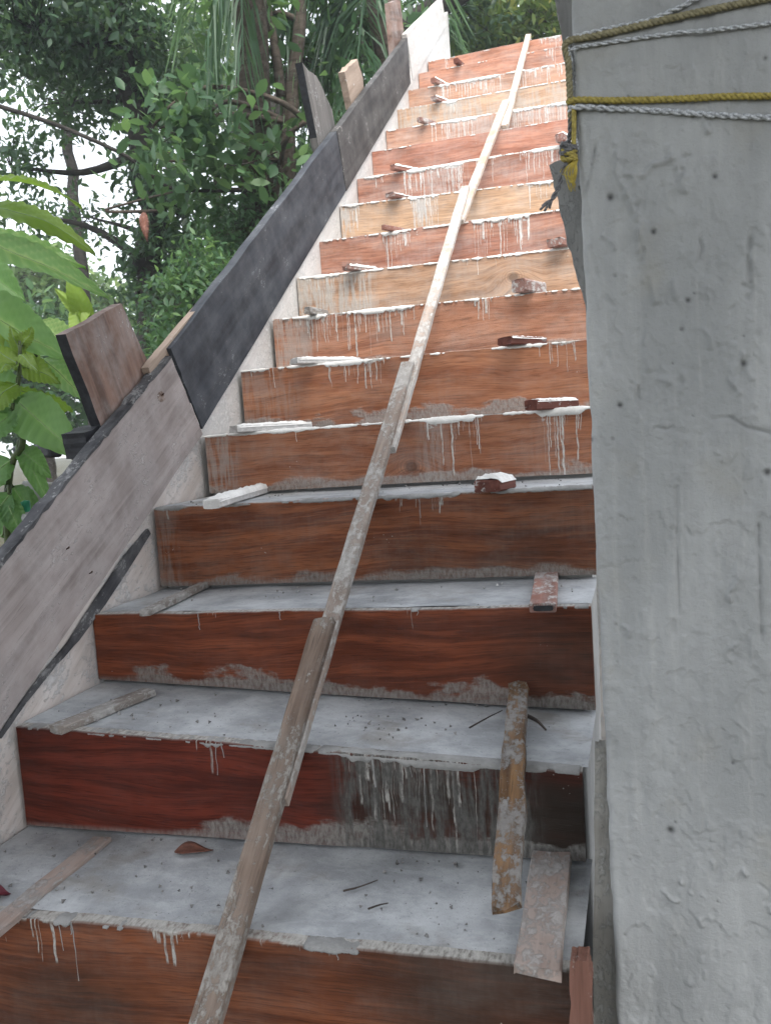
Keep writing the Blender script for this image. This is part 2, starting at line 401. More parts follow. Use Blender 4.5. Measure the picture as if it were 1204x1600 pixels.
for i in range(17):
    c1, c2, cem, film, dl, smear, ex = RB[i]
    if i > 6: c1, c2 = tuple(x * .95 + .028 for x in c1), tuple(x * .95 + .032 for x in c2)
    x0, x1 = XL[i] + .002, XR[i]; nx = 90; nz = 14
    xs = np.linspace(x0, x1, nx)
    top = xz(i, xs) + .0016 * vnoise(np.stack([xs * 9, xs * 0 + i * 3.7], -1), 5) + .0007 * vnoise(np.stack([xs * 60, xs * 0 + i], -1), 6)
    if i in (8, 10, 15, 16): top = top + .004 * np.sin((xs - x0) / (x1 - x0) * math.pi) * (1 if i != 10 else -1)
    gap = {1: .007, 2: .007, 3: .010, 4: .010}.get(i, .003)
    bot = xz(i - 1, xs) + gap + .0012 * vnoise(np.stack([xs * 7, xs * 0 + i * 1.7], -1), 8)
    if i == 0: bot = xs * 0 - .185
    t = np.linspace(0, 1, nz)
    bow = .0025 * vnoise(np.stack([xs * 2, xs * 0 + i * 5.1], -1), 9)
    Y0 = i * T
    front = np.stack([np.repeat(xs[:, None], nz, 1), Y0 + bow[:, None] + .0005 * vnoise(np.stack([np.repeat(xs[:, None], nz, 1) * 30, t[None] * 20 + xs[:, None] * 0 + i * 9], -1), 2),
                      bot[:, None] + (top - bot)[:, None] * t[None]], -1)
    cham = np.array([.0, .0])
    rt = np.stack([xs, Y0 + bow + .002, top + .0012], -1)          # eased arris
    bt = np.stack([xs, Y0 + bow + TH, top + .0010], -1)
    bb = np.stack([xs, Y0 + bow + TH, bot], -1)
    G = np.concatenate([front, rt[:, None], bt[:, None], bb[:, None], front[:, :1]], 1)
    origin = Vector((x0, Y0, (i - 1) * R))
    mb = MB(); mb.grid(G - np.array(origin))
    npr = G.shape[1]
    mb.f += [tuple(range(npr - 1)), tuple((nx - 1) * npr + j for j in range(npr - 1))[::-1]]
    me = mb.mesh('riser_board')
    H = G.shape
    u = np.repeat(xs[:, None], npr, 1); v = top[:, None] - G[..., 2]; v[:, -4:-1] = np.stack([v[:, -4], v[:, -4] - .02, v[:, -4] - .1], -1)
    vb = G[..., 2] - bot[:, None]; vb[:, -4:-1] = 1
    add_attr(me, 'drip', np.repeat(dripf(i, xs)[:, None], npr, 1).ravel())
    sm = np.full((nx, npr), smear * (.7 if i > 2 else 1))
    wet = np.zeros((nx, npr))  # damp wood, plus painted shade at the right ends beside the column
    if ex == 'wet':
        wet += .95 * np.clip((u - .58) / .1, 0, 1) * np.clip(v / .02, .6, 1)
        sm *= np.clip((u - .3) / .1, 0, 1) * (1 + .9 * np.clip((u - .5) / .2, 0, 1))
    if ex == 'damp_shade':
        blob = np.exp(-((u - .27) / .12) ** 2) * np.clip((v - .05) / .07, 0, 1)
        wet += .6 * np.clip(blob * 1.5, 0, 1) + .75 * np.clip((u - .70) / .15, 0, 1)
    if i == 2:
        sm *= np.clip((u - .06) / .05, 0, 1); wet += .8 * np.clip((u - .80) / .18, 0, 1) * np.clip((v + .01) / .09, 0, 1)
    if i == 3: wet += .35 * np.clip((u - .5) / .3, 0, 1)
    coat = np.zeros((nx, npr))
    for ca, cb_, cs_ in {1: [(.62, .98, .95)], 4: [(.0, .12, .5), (.6, .7, .3)], 7: [(.0, .30, .75)], 6: [(0, .16, .5)], 9: [(.0, .07, .8), (.3, .4, .8)], 13: [(.0, .5, .5), (.6, .9, .4)], 10: [(.3, .5, .35)], 3: [(0, .08, .3)], 5: [(0, .2, .2)], 12: [(.3, .9, .3)]}.get(i, []):
        coat = np.maximum(coat, cs_ * np.clip((u - ca) / .03 + (1 if ca == 0 else 0), 0, 1) * np.clip((cb_ - u) / .04, 0, 1))
    add_attr(me, 'coat', coat.ravel())
    add_attr(me, 'smear', sm.ravel()); add_attr(me, 'wet', wet.ravel()); add_attr(me, 'vb', vb.ravel())
    ul = me.uv_layers.new(name='UVMap'); vi = np.empty(len(me.loops), np.int32); me.loops.foreach_get('vertex_index', vi)
    uvv = np.stack([u.ravel()[vi], v.ravel()[vi]], -1); ul.data.foreach_set('uv', uvv.ravel().astype(np.float32))
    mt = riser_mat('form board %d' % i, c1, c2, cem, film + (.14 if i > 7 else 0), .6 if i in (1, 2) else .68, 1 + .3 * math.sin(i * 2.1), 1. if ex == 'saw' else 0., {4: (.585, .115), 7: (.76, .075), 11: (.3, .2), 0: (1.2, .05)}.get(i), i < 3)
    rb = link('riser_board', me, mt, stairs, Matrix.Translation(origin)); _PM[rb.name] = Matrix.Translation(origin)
    # raised runs of mortar
    db = MB(); r2 = np.random.default_rng(100 + i); cnt = 0
    for a, b, sg in dl:
        for _ in range(int((b - a) * 26 * sg + 1)):
            x = r2.uniform(a, b); L = (.010 + .11 * r2.random() ** 1.6) * min(1, sg + .25); w = r2.uniform(.0007, .0017)
            z0 = float(np.interp(x, xs, top)); mseg = 7; tt = np.linspace(0, 1, mseg)
            px = x + np.cumsum(r2.normal(0, .0008, mseg)); pz = z0 + .001 - tt * L
            ww = w * (1 - .45 * tt) * (1 + .5 * (tt > .85)); yy = Y0 + np.interp(x, xs, bow)
            P = np.stack([np.stack([px - ww, yy + .0006 + 0 * tt, pz], -1), np.stack([px - ww * .4, yy - .0003 - ww * .5, pz], -1),
                          np.stack([px + ww * .4, yy - .0003 - ww * .5, pz], -1), np.stack([px + ww, yy + .0006 + 0 * tt, pz], -1)], 0)
            db.grid(P, True); cnt += 1
    if cnt:
        d_ = link('mortar_drip', db.mesh('mortar_drip', True), M['crust'] if i > 3 else M['greycrust'], rb); tag(d_, kind='stuff')

# cement treads, with a ragged crust over the board tops
for i in range(-1, 17):
    nx, ny = 110, 22
    xs = np.linspace(.004, W, nx); ys = np.linspace(TH - .001, T + (.02 if i < 16 else .5), ny)
    X, Yy = np.meshgrid(xs, ys, indexing='ij')
    z = (xz(i, X) if i >= 0 else X * 0 + i * R) + .0006
    z = z + .0016 * fbm(np.stack([X * 9, Yy * 9 + i * 3], -1), 4, 20 + i) + .0005 * vnoise(np.stack([X * 120, Yy * 120], -1), 31)
    if i in (0, 1): z = z + np.where(vnoise(np.stack([X * 70, Yy * 70 + i], -1), 37) > .75, .0015, 0)
    mb = MB(); mb.grid(np.stack([X, i * T + Yy, z], -1))
    edge = np.stack([xs, 0 * xs + i * T + TH - .001, z[:, 0]], -1); lo = edge.copy(); lo[:, 2] -= .02
    tr = link('tread', mb.mesh('tread', True), M['tread'], stairs)
    if i < 0: continue
    r2 = np.random.default_rng(300 + i); nx = 420
    xs = np.linspace(.01, XR[i] - .004, nx); dsv = dripf(i, xs)
    base = .35 if i >= 4 else (-.2 if i in (0, 2) else .35)
    if i in (11, 15, 16): base = -.25
    if i == 1: base = -.1 
    if i == 2: base = -.35
    nse = fbm(np.stack([xs * 14, xs * 0 + i * 7.3], -1), 4, 60 + i) + .6 * vnoise(np.stack([xs * 110, xs * 0 + i], -1), 71)
    amt = np.clip(nse * .8 + base + dsv * .5, -1, 1.6)
    if i == 1: amt = np.clip(amt + 1.2 * np.clip((xs - .55) / .1, 0, 1), -1, 1.5)
    h = np.where(amt > 0, .0008 + .0035 * np.clip(amt, 0, 1.3), -.003)
    dd = np.where(amt > .2, .002 + .010 * np.clip(amt - .2, 0, 1) * np.clip(.3 + dsv, 0, 1.2), -.001)
    zt = xz(i, xs); back = np.where(amt > 0, .034, .012)
    P = np.stack([np.stack([xs, i * T + back, zt - .001], -1), np.stack([xs, i * T + .015 + 0 * xs, zt + h], -1),
                  np.stack([xs, i * T + .001 + 0 * xs, zt + h * .8], -1),
                  np.stack([xs, i * T - np.where(dd > 0, .0028, -.002), zt - np.maximum(dd * .3, 0)], -1),
                  np.stack([xs, i * T - np.where(dd > 0, .0030, -.002), zt - np.maximum(dd, -.001)], -1),
                  np.stack([xs, i * T + .0025 + 0 * xs, zt - np.maximum(dd, 0) - .001], -1)], 1)
    P[:, 1:5, 2] += r2.normal(0, .00022, (nx, 4)); P[:, 3:5, 1] += r2.normal(0, .0003, (nx, 2))
    mb = MB(); mb.grid(P)
    cr = link('mortar_crust', mb.mesh('mortar_crust', True), M['crust'] if i > 3 else M['greycrust'], stairs); tag(cr, kind='stuff')
    # crumbs on the treads one can look down on
    if i <= 3:
        mb = MB(); tet = np.array([(1, 1, 1), (-1, -1, 1), (-1, 1, -1), (1, -1, -1)], float)
        for _ in range(520 if i < 2 else 260):
            x = r2.uniform(.03, W - .03); y = i * T + (TH + r2.random() ** .8 * (T - TH))
            if i == 1 and r2.random() < .5: x = r2.uniform(.6, 1)
            if vnoise(np.array([x * 8, y * 14]), 81 + i) < .12 and r2.random() < .85: continue
            sz = .0004 + .0026 * r2.random() ** 5
            A = np.linalg.qr(r2.normal(size=(3, 3)))[0]
            mb.add((tet * r2.uniform(.6, 1.4, (4, 3))) @ A * sz + (x, y, xz(i, x) + .002 + sz * .5), [(0, 1, 2), (0, 3, 1), (0, 2, 3), (1, 3, 2)])
        cb = link('mortar_crumbs', mb.mesh('mortar_crumbs'), flat('crumb %d' % i, (.16, .155, .15) if i != 2 else (.3, .3, .29), .9, .6, 60), stairs); tag(cb, kind='stuff')

# ------------------------------------------------------------------ planks and bars
def bar(name, P0, P1, wide, w, h, mat, seg=14, rough=.0012, seed=0, parent=None, bev=.12, ends=.0, taper=(1, 1), cut=0.0, bend=0.0):
    """bar from P0 to P1 (axis through its middle); wide = hint for the width axis; local X runs along it"""
    P0, P1 = np.array(P0, float), np.array(P1, float); L = np.linalg.norm(P1 - P0); ax = (P1 - P0) / L
    wide = np.array(wide, float); ay = wide - ax * (wide @ ax); ay /= np.linalg.norm(ay); azv = np.cross(ax, ay)
    r = np.random.default_rng(seed + 5)
    b = min(w, h) * bev; a, c = w / 2, h / 2
    m = max(2, int(w / .012)) if w > .06 else 2
    yy = np.linspace(-a + b, a - b, m + 1)
    sec = [(y, c) for y in yy] + [(a, c - b), (a, -c + b)] + [(y, -c) for y in yy[::-1]] + [(-a, -c + b), (-a, c - b)]
    sec = np.array(sec); n = len(sec)
    xs = np.linspace(0, L, seg + 1); sc = np.interp(xs, [0, L], taper)
    P = np.zeros((seg + 1, n, 3)); P[..., 0] = xs[:, None]; P[..., 1] = sec[None, :, 0] * sc[:, None]; P[..., 2] = sec[None, :, 1]
    q = np.stack([P[..., 0] * 14, P[..., 1] * 60 + seed * 3.3, P[..., 2] * 60], -1)
    P[..., 1] += rough * vnoise(q, seed + 1) * 1.3; P[..., 2] += rough * vnoise(q, seed + 2)
    P[..., 2] += bend * np.sin(xs / L * math.pi)[:, None]
    P[0, :, 0] += ends * r.normal(0, 1, n); P[-1, :, 0] += ends * r.normal(0, 1, n)
    P[..., 0] += cut * P[..., 1] * np.where(xs > L * .5, 1, 0)[:, None] * (xs / L)[:, None] ** 8
    mb = MB()
    f = [(i * n + j, (i + 1) * n + j, (i + 1) * n + (j + 1) % n, i * n + (j + 1) % n) for i in range(seg) for j in range(n)]
    f += [tuple(range(n)), tuple(seg * n + j for j in range(n))[::-1]]
    mb.add(P, f)
    Mx = Matrix(((ax[0], ay[0], azv[0], P0[0]), (ax[1], ay[1], azv[1], P0[1]), (ax[2], ay[2], azv[2], P0[2]), (0, 0, 0, 1)))
    o = link(name, mb.mesh(name), mat, parent, Mx); _PM[o.name] = Mx
    return o
def poly(name, pts, thick, mat, parent=None, side=None, rough=.0, seed=0, sub=0):
    """flat polygon (3-D points, one plane) given thickness along the vector thick; local X along its longest edge"""
    p = [np.array(q, float) for q in pts]; th = np.array(thick, float)
    e = max(((p[(k + 1) % len(p)] - p[k]) for k in range(len(p))), key=np.linalg.norm); ax = e / np.linalg.norm(e)
    az_ = th / np.linalg.norm(th); az_ = az_ - ax * (ax @ az_); az_ /= np.linalg.norm(az_); ay = np.cross(az_, ax)
    if sub:
        r = np.random.default_rng(seed); q = []
        for k in range(len(p)):
            a, b = p[k], p[(k + 1) % len(p)]
            for t in np.linspace(0, 1, sub, endpoint=False):
                jit = r.normal(0, rough) if t > 0 else 0
                nrm = np.cross(az_, (b - a)); nrm /= np.linalg.norm(nrm) + 1e-9
                q.append(a + (b - a) * t + nrm * jit)
        p = q
    B = np.stack([ax, ay, az_], 1); n = len(p)
    v = np.array([q - p[0] for q in p] + [q - p[0] + th for q in p]) @ B
    mb = MB(); mb.add(v, [tuple(range(n))[::-1], tuple(range(n, 2 * n))] + [(k, (k + 1) % n, (k + 1) % n + n, k + n) for k in range(n)])
    Mx = Matrix(((ax[0], ay[0], az_[0], p[0][0]), (ax[1], ay[1], az_[1], p[0][1]), (ax[2], ay[2], az_[2], p[0][2]), (0, 0, 0, 1)))
    me = mb.mesh(name)
    if side is not None:
        me.materials.append(mat); me.materials.append(side)
        for q in me.polygons:
            if q.index >= len(me.polygons) - (sub or 1): q.material_index = 1
    o = link(name, me, mat, parent, Mx); _PM[o.name] = Mx
    return o

SD = np.array([0, T, R]) / math.hypot(T, R); SN = np.array([0, -R, T]) / math.hypot(T, R)
# ---- left side planks (faces look along +X)
M['pale'] = wood('pale weathered plank', (.205, .175, .165), (.36, .315, .30), .08, (.46, .425, .415), .8, .7, .5, film=.4)
M['black'] = wood('black stained plank', (.020, .023, .029), (.046, .052, .063), .03, (.22, .23, .245), .6, .6, .2, film=.17)
M['black2'] = wood('charcoal plank', (.030, .030, .031), (.066, .064, .063), .05, (.30, .29, .28), .65, .7, .2, film=.15)
M['whitewood'] = wood('limewashed plank', (.50, .47, .445), (.63, .605, .58), .35, (.68, .67, .65), .8, .8, .3, film=.4)
M['lime'] = wood('plank with grout', (.52, .46, .42), (.66, .60, .56), .30, (.62, .61, .60), .8, .8, .3, film=.5)
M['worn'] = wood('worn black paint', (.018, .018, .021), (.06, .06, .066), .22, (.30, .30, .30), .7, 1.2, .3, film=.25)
M['tar'] = flat('black paint edge', (.020, .021, .025), .6, .4, 60)
def side_plank(label, quad, mat, x=0.0, th=.028, rough=.0012, seed=0, parent=None, name='side_plank'):
    o = poly(name, [np.array([x, y, z]) for y, z in quad], (-th, 0, 0), mat, parent, None, rough, seed, 14)
    if parent is None: tag(o, label, 'plank', 'planks along the left side of the staircase')
    return o
def nz(y, h): return y / T * R + h
side_plank('pale grey weathered plank at lower left with knot and black top edge', [(-.12, nz(-.12, .345)), (-.06, nz(-.06, .075)), (1.117, nz(1.117, -.006)), (.982, nz(.982, .283))], M['pale'], .004, .03, .0010, 1)
side_plank('long black stained plank running up from pale plank to a seam', [(.99, nz(.99, .300)), (1.124, nz(1.124, .004)), (2.574, nz(2.574, .018)), (2.502, nz(2.502, .288))], M['black'], .001, .03, .0012, 2)
side_plank('charcoal black plank forming upper half of dark left edge', [(2.508, nz(2.508, .287)), (2.580, nz(2.580, .016)), (3.90, nz(3.90, .036)), (3.885, nz(3.885, .282))], M['black2'], .003, .03, .0010, 3)
side_plank('short whitewashed plank at the very top of left side', [(3.892, nz(3.892, .30)), (3.975, nz(3.975, .030)), (5.09, nz(5.09, .034)), (4.985, nz(4.985, .232))], M['whitewood'], 0, .03, .0010, 4)
# lower boards, seen between the planks above and each step
side_plank('whitish grout-stained board behind left ends of lower riser boards', [(-.4, nz(-.4, .22)), (-.4, nz(-.4, -.26)), (1.116, nz(1.116, -.26)), (1.116, nz(1.116, .10))], M['lime'], -.0035, .02, .0005, 5)
side_plank('bright whitewashed board showing as triangles beside middle and upper steps', [(1.12, nz(1.12, .10)), (1.12, nz(1.12, -.25)), (5.2, nz(5.2, -.25)), (5.2, nz(5.2, .10))], M['whitewood'], -.005, .02, .0005, 6)
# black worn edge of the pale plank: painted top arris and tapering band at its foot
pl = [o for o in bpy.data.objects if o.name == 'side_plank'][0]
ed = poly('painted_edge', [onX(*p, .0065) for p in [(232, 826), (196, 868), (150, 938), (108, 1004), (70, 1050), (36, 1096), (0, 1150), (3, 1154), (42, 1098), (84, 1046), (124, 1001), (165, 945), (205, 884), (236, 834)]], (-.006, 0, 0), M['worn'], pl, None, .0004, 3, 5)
e2 = poly('painted_edge', [np.array([.0062, y, nz(y, h)]) for y, h in [(-.12, .347), (.3, .326), (.7, .304), (.983, .2855), (.978, .281), (.7, .296), (.5, .309), (.3, .315), (.1, .318), (-.12, .340)]], (-.03, 0, 0), M['worn'], pl, None, .0016, 4, 12)
# nail holes / dents of the plank are in its wood; two bent nails
M['rust'] = flat('rusty nail', (.05, .025, .015), .7, .4, 200)
for px, py in ((104, 858), (140, 896), (252, 618)):
    P = onX(px, py, .004); mb = MB()
    mb.tube(smooth_path([P, P + (.006, 0, .002), P + (.010, -.004, .005), P + (.009, -.009, .002)], 9), [.0016] * 10 if False else .0014, 6)
    link('bent_nail', mb.mesh('bent_nail', True), M['rust'], pl)
# knot ring on the pale plank
P = onX(252, 620, .0045); mb = MB(); a = np.linspace(0, 2 * math.pi, 14, endpoint=False)
kr = .016 * (1 + .3 * vnoise(np.stack([np.cos(a) * 2, np.sin(a) * 2], -1), 3))
mb.add(np.vstack([np.stack([0 * a + .0002, np.cos(a) * kr * 1.1, np.sin(a) * kr * .8], -1) + P, [P + (.0012, 0, 0)]]), [(j, (j + 1) % 14, 14) for j in range(14)])
M['knot'] = wood('knot', (.10, .06, .045), (.30, .25, .22), .2, (.5, .48, .47), .8, 3)
link('knot', mb.mesh('knot', True), M['knot'], pl)

# ---- stakes standing outside the left planks
M['stakered'] = wood('reddish stake', (.105, .066, .052), (.235, .150, .118), .06, (.45, .43, .42), .8, .9, .5, film=.3)
M['stakegrey'] = wood('grey stake', (.10, .095, .09), (.20, .19, .18), .1, (.4, .4, .4), .8)
M['tan'] = wood('fresh tan wood', (.27, .20, .155), (.38, .30, .24), .05, (.6, .58, .55), .75)
def stake(label, pix, x, th, mat, side=None, seed=0, name='wooden_stake'):
    o = poly(name, [onX(*p, x) for p in pix], (-th, 0, 0), mat, None, side, .0015, seed, 6)
    return tag(o, label, 'stake', 'stakes outside the left planks')
st = stake('wide reddish brown board stake with black side above pale plank', [(103, 522), (190, 474), (240, 585), (235, 700), (172, 700)], -.034, .026, M['stakered'], M['tar'], 11)
stake('broken dark grey stake with jagged tip against the trees', [(472, 97), (484, 112), (494, 118), (505, 140), (519, 172), (530, 240), (505, 260), (495, 215)], -.035, .03, M['stakegrey'], M['tar'], 12)
stake('short stub of tan wood showing above charcoal plank', [(538, 112), (558, 92), (567, 122), (570, 160), (550, 170)], -.035, .03, M['tan'], None, 13)
stake('thin upright tan stake beside whitewashed top plank', [(609, 4), (625, 0), (632, 60), (634, 90), (616, 90)], -.035, .03, M['stakered'], None, 14)
tag(poly('wooden_offcut', [onX(*p, -.012) for p in [(232, 574), (252, 548), (300, 492), (360, 420), (364, 432), (306, 502), (262, 562), (238, 590)]], (-.02, 0, 0), M['tan'], None, None, .001, 5, 5),
    'thin tan strip of wood wedged behind foot of black plank', 'offcut')
tag(poly('wooden_offcut', [onX(*p, -.04) for p in [(132, 676), (166, 662), (190, 700), (170, 720), (140, 715)]], (-.06, 0, 0), M['tar'], None, None, .001, 6, 5),
    'black block of wood under foot of wide reddish stake', 'offcut')

# ---- lapped battens laid down the middle of the steps
M['bat0'] = wood('dirty batten', (.095, .066, .050), (.200, .150, .118), .30, (.30, .285, .26), .8, 1.1, .9, film=.2)
M['bat1'] = wood('grey brown batten', (.19, .145, .118), (.33, .27, .228), .42, (.42, .405, .38), .8, 1.1, .8, film=.3)
M['bat2'] = wood('pale batten', (.31, .24, .195), (.46, .375, .32), .50, (.54, .52, .49), .8, 1.1, .4, film=.4)
M['bat3'] = wood('fresh pale batten', (.36, .265, .20), (.50, .40, .325), .30, (.58, .56, .53), .8, 1.1, .3, film=.35)
def onN(px, py, off):
    d = ray(px, py); n = SN; p0 = SN * off
    return CAM + d * (((p0 - CAM) @ n) / (d @ n))
def batten(label, pa, pb, oa, ob, w, h, mat, seed, **kw):
    A, B = onN(*pa, oa), onN(*pb, ob)
    o = bar('wooden_batten', A, B, (1, 0, 0), w, h, mat, 40, .0012, seed, ends=.003, **kw)
    return tag(o, label, 'batten', 'battens lapped end to end up the steps')
batten('topmost thin pale batten reaching the highest step', (788, 198), (825, 56), .012, .012, .032, .018, M['bat3'], 25)
batten('short pale batten second from top of the lapped row', (717, 347), (790, 158), .012, .030, .034, .018, M['bat3'], 24)
batten('whitish batten third from top with grout specks', (607, 704), (727, 294), .012, .030, .034, .018, M['bat2'], 23)
batten('grey mortar-crusted batten with squared top end at middle steps', (434, 1252), (637, 569), .012, .030, .036, .019, M['bat1'], 22)
batten('lowest dirty brown batten leaning over the bottom step', (295, 1690), (508, 970), .012, .032, .040, .022, M['bat0'], 21)

# ---- spacer sticks lying across the nosings
M['sp_red'] = wood('red spacer', (.17, .075, .056), (.29, .14, .108), .32, (.50, .48, .46), .75, film=.25)
M['sp_dark'] = wood('dark red spacer', (.085, .03, .022), (.16, .06, .045), .15, (.5, .48, .46), .7)
M['sp_grey'] = wood('grey spacer', (.17, .145, .125), (.28, .25, .225), .45, (.42, .41, .39), .8)
M['sp_pale'] = wood('pale pinkish spacer', (.21, .155, .13), (.32, .25, .215), .35, (.36, .345, .33), .8, film=.4)
M['sp_white'] = wood('lime crusted spacer', (.45, .40, .37), (.60, .55, .52), 1.0, (.74, .73, .71), .85)
M['sp_rot'] = wood('rotten stick', (.07, .036, .016), (.20, .11, .048), .42, (.24, .235, .225), .8, 1.8, .9, film=.25)
GRP = 'spacer sticks resting on the step edges'
def spacer(label, i, near, far, w, h, mat, seed, lift=.0, name='wooden_spacer', cap=None, pix=True, ln=.14, skew=0., over=.03, ends=.002):
    """near / far are points of its underside on the plane of tread i"""
    if not pix: h = h * 1.55; w = w * 1.1; over += .012
    if pix:
        A = onZ(*near, xz(i, .2 if near[0] < 500 else .9) + h / 2 + lift); B = onZ(*far, xz(i, .2 if near[0] < 500 else .9) + h / 2 + lift)
    else:
        x = onY(near[0], near[1], i * T)[0]
        A = np.array([x, i * T - over, xz(i, x) + h / 2 + .003]); B = np.array([x + skew, i * T - over + ln, xz(i, x) + h / 2 + .002])
    o = bar(name, A, B, (-1, 0, 0), w, h, mat, 12, .0016, seed, ends=ends)
    tag(o, label, 'spacer', GRP)
    if cap:
        L = np.linalg.norm(B - A); mb = MB(); n = 26; m_ = 9
        X, Yv = np.meshgrid(np.linspace(.004, L * .97, n), np.linspace(-w * .56, w * .56, m_), indexing='ij')
        e = np.minimum(np.minimum(X / (L * .12), (L - X) / (L * .12)), (w * .56 - abs(Yv)) / (w * .22)); e = np.clip(e, 0, 1)
        zc = h / 2 - .006 + (.006 + cap * (1 + .5 * fbm(np.stack([X * 90, Yv * 90], -1), 3, seed))) * e ** .5 + .0015 * e * vnoise(np.stack([X * 260, Yv * 260], -1), seed)
        mb.grid(np.stack([X, Yv, zc], -1))
        cme = mb.mesh('mortar_cap', True); c = link('mortar_cap', cme, M['crust'], None, _PM[o.name]); c.parent = o; c.matrix_parent_inverse = _PM[o.name].inverted()
    return o
def hollow(o, w, h):  # black plug painting the shade inside a hollow end
    mb = MB(); a = np.linspace(0, 2 * math.pi, 10, endpoint=False)
    c_ = np.sign(np.cos(a)) * abs(np.cos(a)) ** .4 * w / 2; d_ = np.sign(np.sin(a)) * abs(np.sin(a)) ** .4 * h / 2
    mb.add([(-.0035, y, z) for y, z in zip(c_, d_)] + [(.012, y * .7, z * .7) for y, z in zip(c_, d_)], [tuple(range(10))[::-1]] + [(k, (k + 1) % 10, (k + 1) % 10 + 10, k + 10) for k in range(10)])
    c = link('hollow_shade', mb.mesh('hollow_shade'), M['tar'], None, _PM[o.name]); c.parent = o; c.matrix_parent_inverse = _PM[o.name].inverted()
# left row
spacer('long half-buried stick on lowest tread at left edge of picture', 0, (-30, 1470), (160, 1312), .036, .012, M['sp_pale'], 31, -.004)
spacer('flat brown stick overhanging left end of dark red second riser', 1, (88, 1140), (232, 1081), .040, .014, M['sp_grey'], 32, .003)
spacer('grey brown stick on left of third step in front of lowest pale triangle', 2, (226, 958), (344, 902), .026, .014, M['sp_grey'], 33, .002)
spacer('whitewashed slat on left of fourth step thick with lime', 3, (330, 788), (418, 762), .036, .020, M['sp_white'], 34, .004, cap=.006)
spacer('long whitewashed slat beside foot of black plank', 4, (375, 675), (0, 0), .040, .012, M['sp_white'], 35, pix=False, ln=.20, skew=.13, over=.025, cap=.004)
spacer('pale lime-dusted slat on left of sixth step', 5, (468, 570), (0, 0), .040, .011, M['sp_white'], 36, pix=False, ln=.18, skew=.13, cap=.003)
spacer('small grey block end on left of seventh step', 6, (487, 490), (0, 0), .022, .014, M['sp_grey'], 37, pix=False, ln=.12, skew=.02)
spacer('small brick-red block crusted white on left of eighth step', 7, (546, 418), (0, 0), .032, .011, M['sp_red'], 38, pix=False, ln=.12, skew=.07, cap=.003)
spacer('tiny dark red peg on left of ninth step', 8, (603, 358), (0, 0), .016, .012, M['sp_red'], 39, pix=False, ln=.10, skew=.05)
spacer('flat red peg with white crust on left of tenth step', 9, (612, 306), (0, 0), .040, .010, M['sp_red'], 40, pix=False, ln=.12, skew=.06, cap=.003)
spacer('white tipped peg on left of eleventh step', 10, (617, 268), (0, 0), .026, .014, M['sp_red'], 41, pix=False, ln=.14, skew=.09, cap=.003)
spacer('small peg on thirteenth step above a plain red riser', 12, (658, 190), (0, 0), .022, .015, M['sp_red'], 42, pix=False, ln=.10, skew=.05)
spacer('lower of two white capped pegs close together near the top', 13, (679, 155), (0, 0), .030, .014, M['sp_red'], 43, pix=False, ln=.12, skew=.06, cap=.004)
spacer('upper of two white capped pegs close together near the top', 14, (679, 132), (0, 0), .026, .018, M['sp_red'], 44, pix=False, ln=.14, skew=.05, cap=.005)
spacer('highest dark peg at left on the second step from top', 15, (714, 100), (0, 0), .026, .018, M['sp_dark'], 45, pix=False, ln=.10, skew=.02)
# right row
spacer('pale pink wooden plank lying over edge of lowest step at right', 0, (838, 1520), (862, 1338), .058, .016, M['sp_pale'], 51, .012, ends=.005)
rot = bar('wooden_spacer', onY(790, 1420, -.075), onY(808, 1075, 1.93 * T), (1, 0, 0), .038, .018, M['sp_rot'], 26, .0045, 52, ends=.010)
tag(rot, 'long rotten splintered stick jutting from second step at right', 'spacer', GRP)
rs = spacer('brick red spacer with dark hollow end on right of third step', 2, (848, 950), (854, 893), .048, .016, M['sp_red'], 53, .002)
spacer('dark red block topped with thick white mortar on right of fourth step', 3, (766, 768), (0, 0), .052, .016, M['sp_dark'], 54, pix=False, ln=.10, skew=.02, cap=.009)
spacer('dark red block with white right side on right of fifth step', 4, (832, 636), (0, 0), .032, .016, M['sp_dark'], 55, pix=False, ln=.13, skew=.09, cap=.002)
spacer('flat dark block with pale side on right of sixth step', 5, (792, 538), (0, 0), .042, .014, M['sp_dark'], 56, pix=False, ln=.13, skew=.08, cap=.0015)
spacer('upright red block on right of seventh step near column', 6, (812, 452), (0, 0), .042, .024, M['sp_red'], 57, pix=False, ln=.12, skew=.05)
spacer('red block on eighth step touching column edge', 7, (866, 378), (0, 0), .046, .016, M['sp_red'], 58, pix=False, ln=.12, skew=.06)
spacer('small white topped block beside the rope knot', 10, (875, 226), (0, 0), .034, .022, M['sp_red'], 59, pix=False, ln=.10, skew=.04, cap=.006)

hollow(rs, .036, .010)
# ---- loose leaf, petal and twigs on the treads
M['dry'] = flat('dry leaf', (.15, .065, .045), .6, .35, 60)
M['petal'] = flat('dark red petal', (.09, .012, .02), .6, .35, 60)
def curled(name, c, L, wd, ang, mat, label, curl=.02, cat='leaf'):
    n, m_ = 14, 7; t = np.linspace(0, 1, n); w = np.sin(np.pi * np.clip(t * .96 + .02, 0, 1)) ** .7 * wd
    X = np.zeros((n, m_, 3))
    for j, q in enumerate(np.linspace(-1, 1, m_)):
        X[:, j, 0] = (t - .5) * L; X[:, j, 1] = w * q; X[:, j, 2] = .004 + curl * q * q * np.sin(np.pi * t) + .006 * np.sin(t * 6) * (.4 + .6 * q)
    X[..., 2] -= X[..., 2].min() - .0015
    ca, sa = math.cos(ang), math.sin(ang); Rm = np.array([[ca, -sa, 0], [sa, ca, 0], [0, 0, 1]])
    mb = MB(); mb.grid(X @ Rm.T); me = mb.mesh(name, True)
    o = link(name, me, mat, None, Matrix.Translation(Vector(c))); md = o.modifiers.new('thick', 'SOLIDIFY'); md.thickness = .0008
    return tag(o, label, cat)
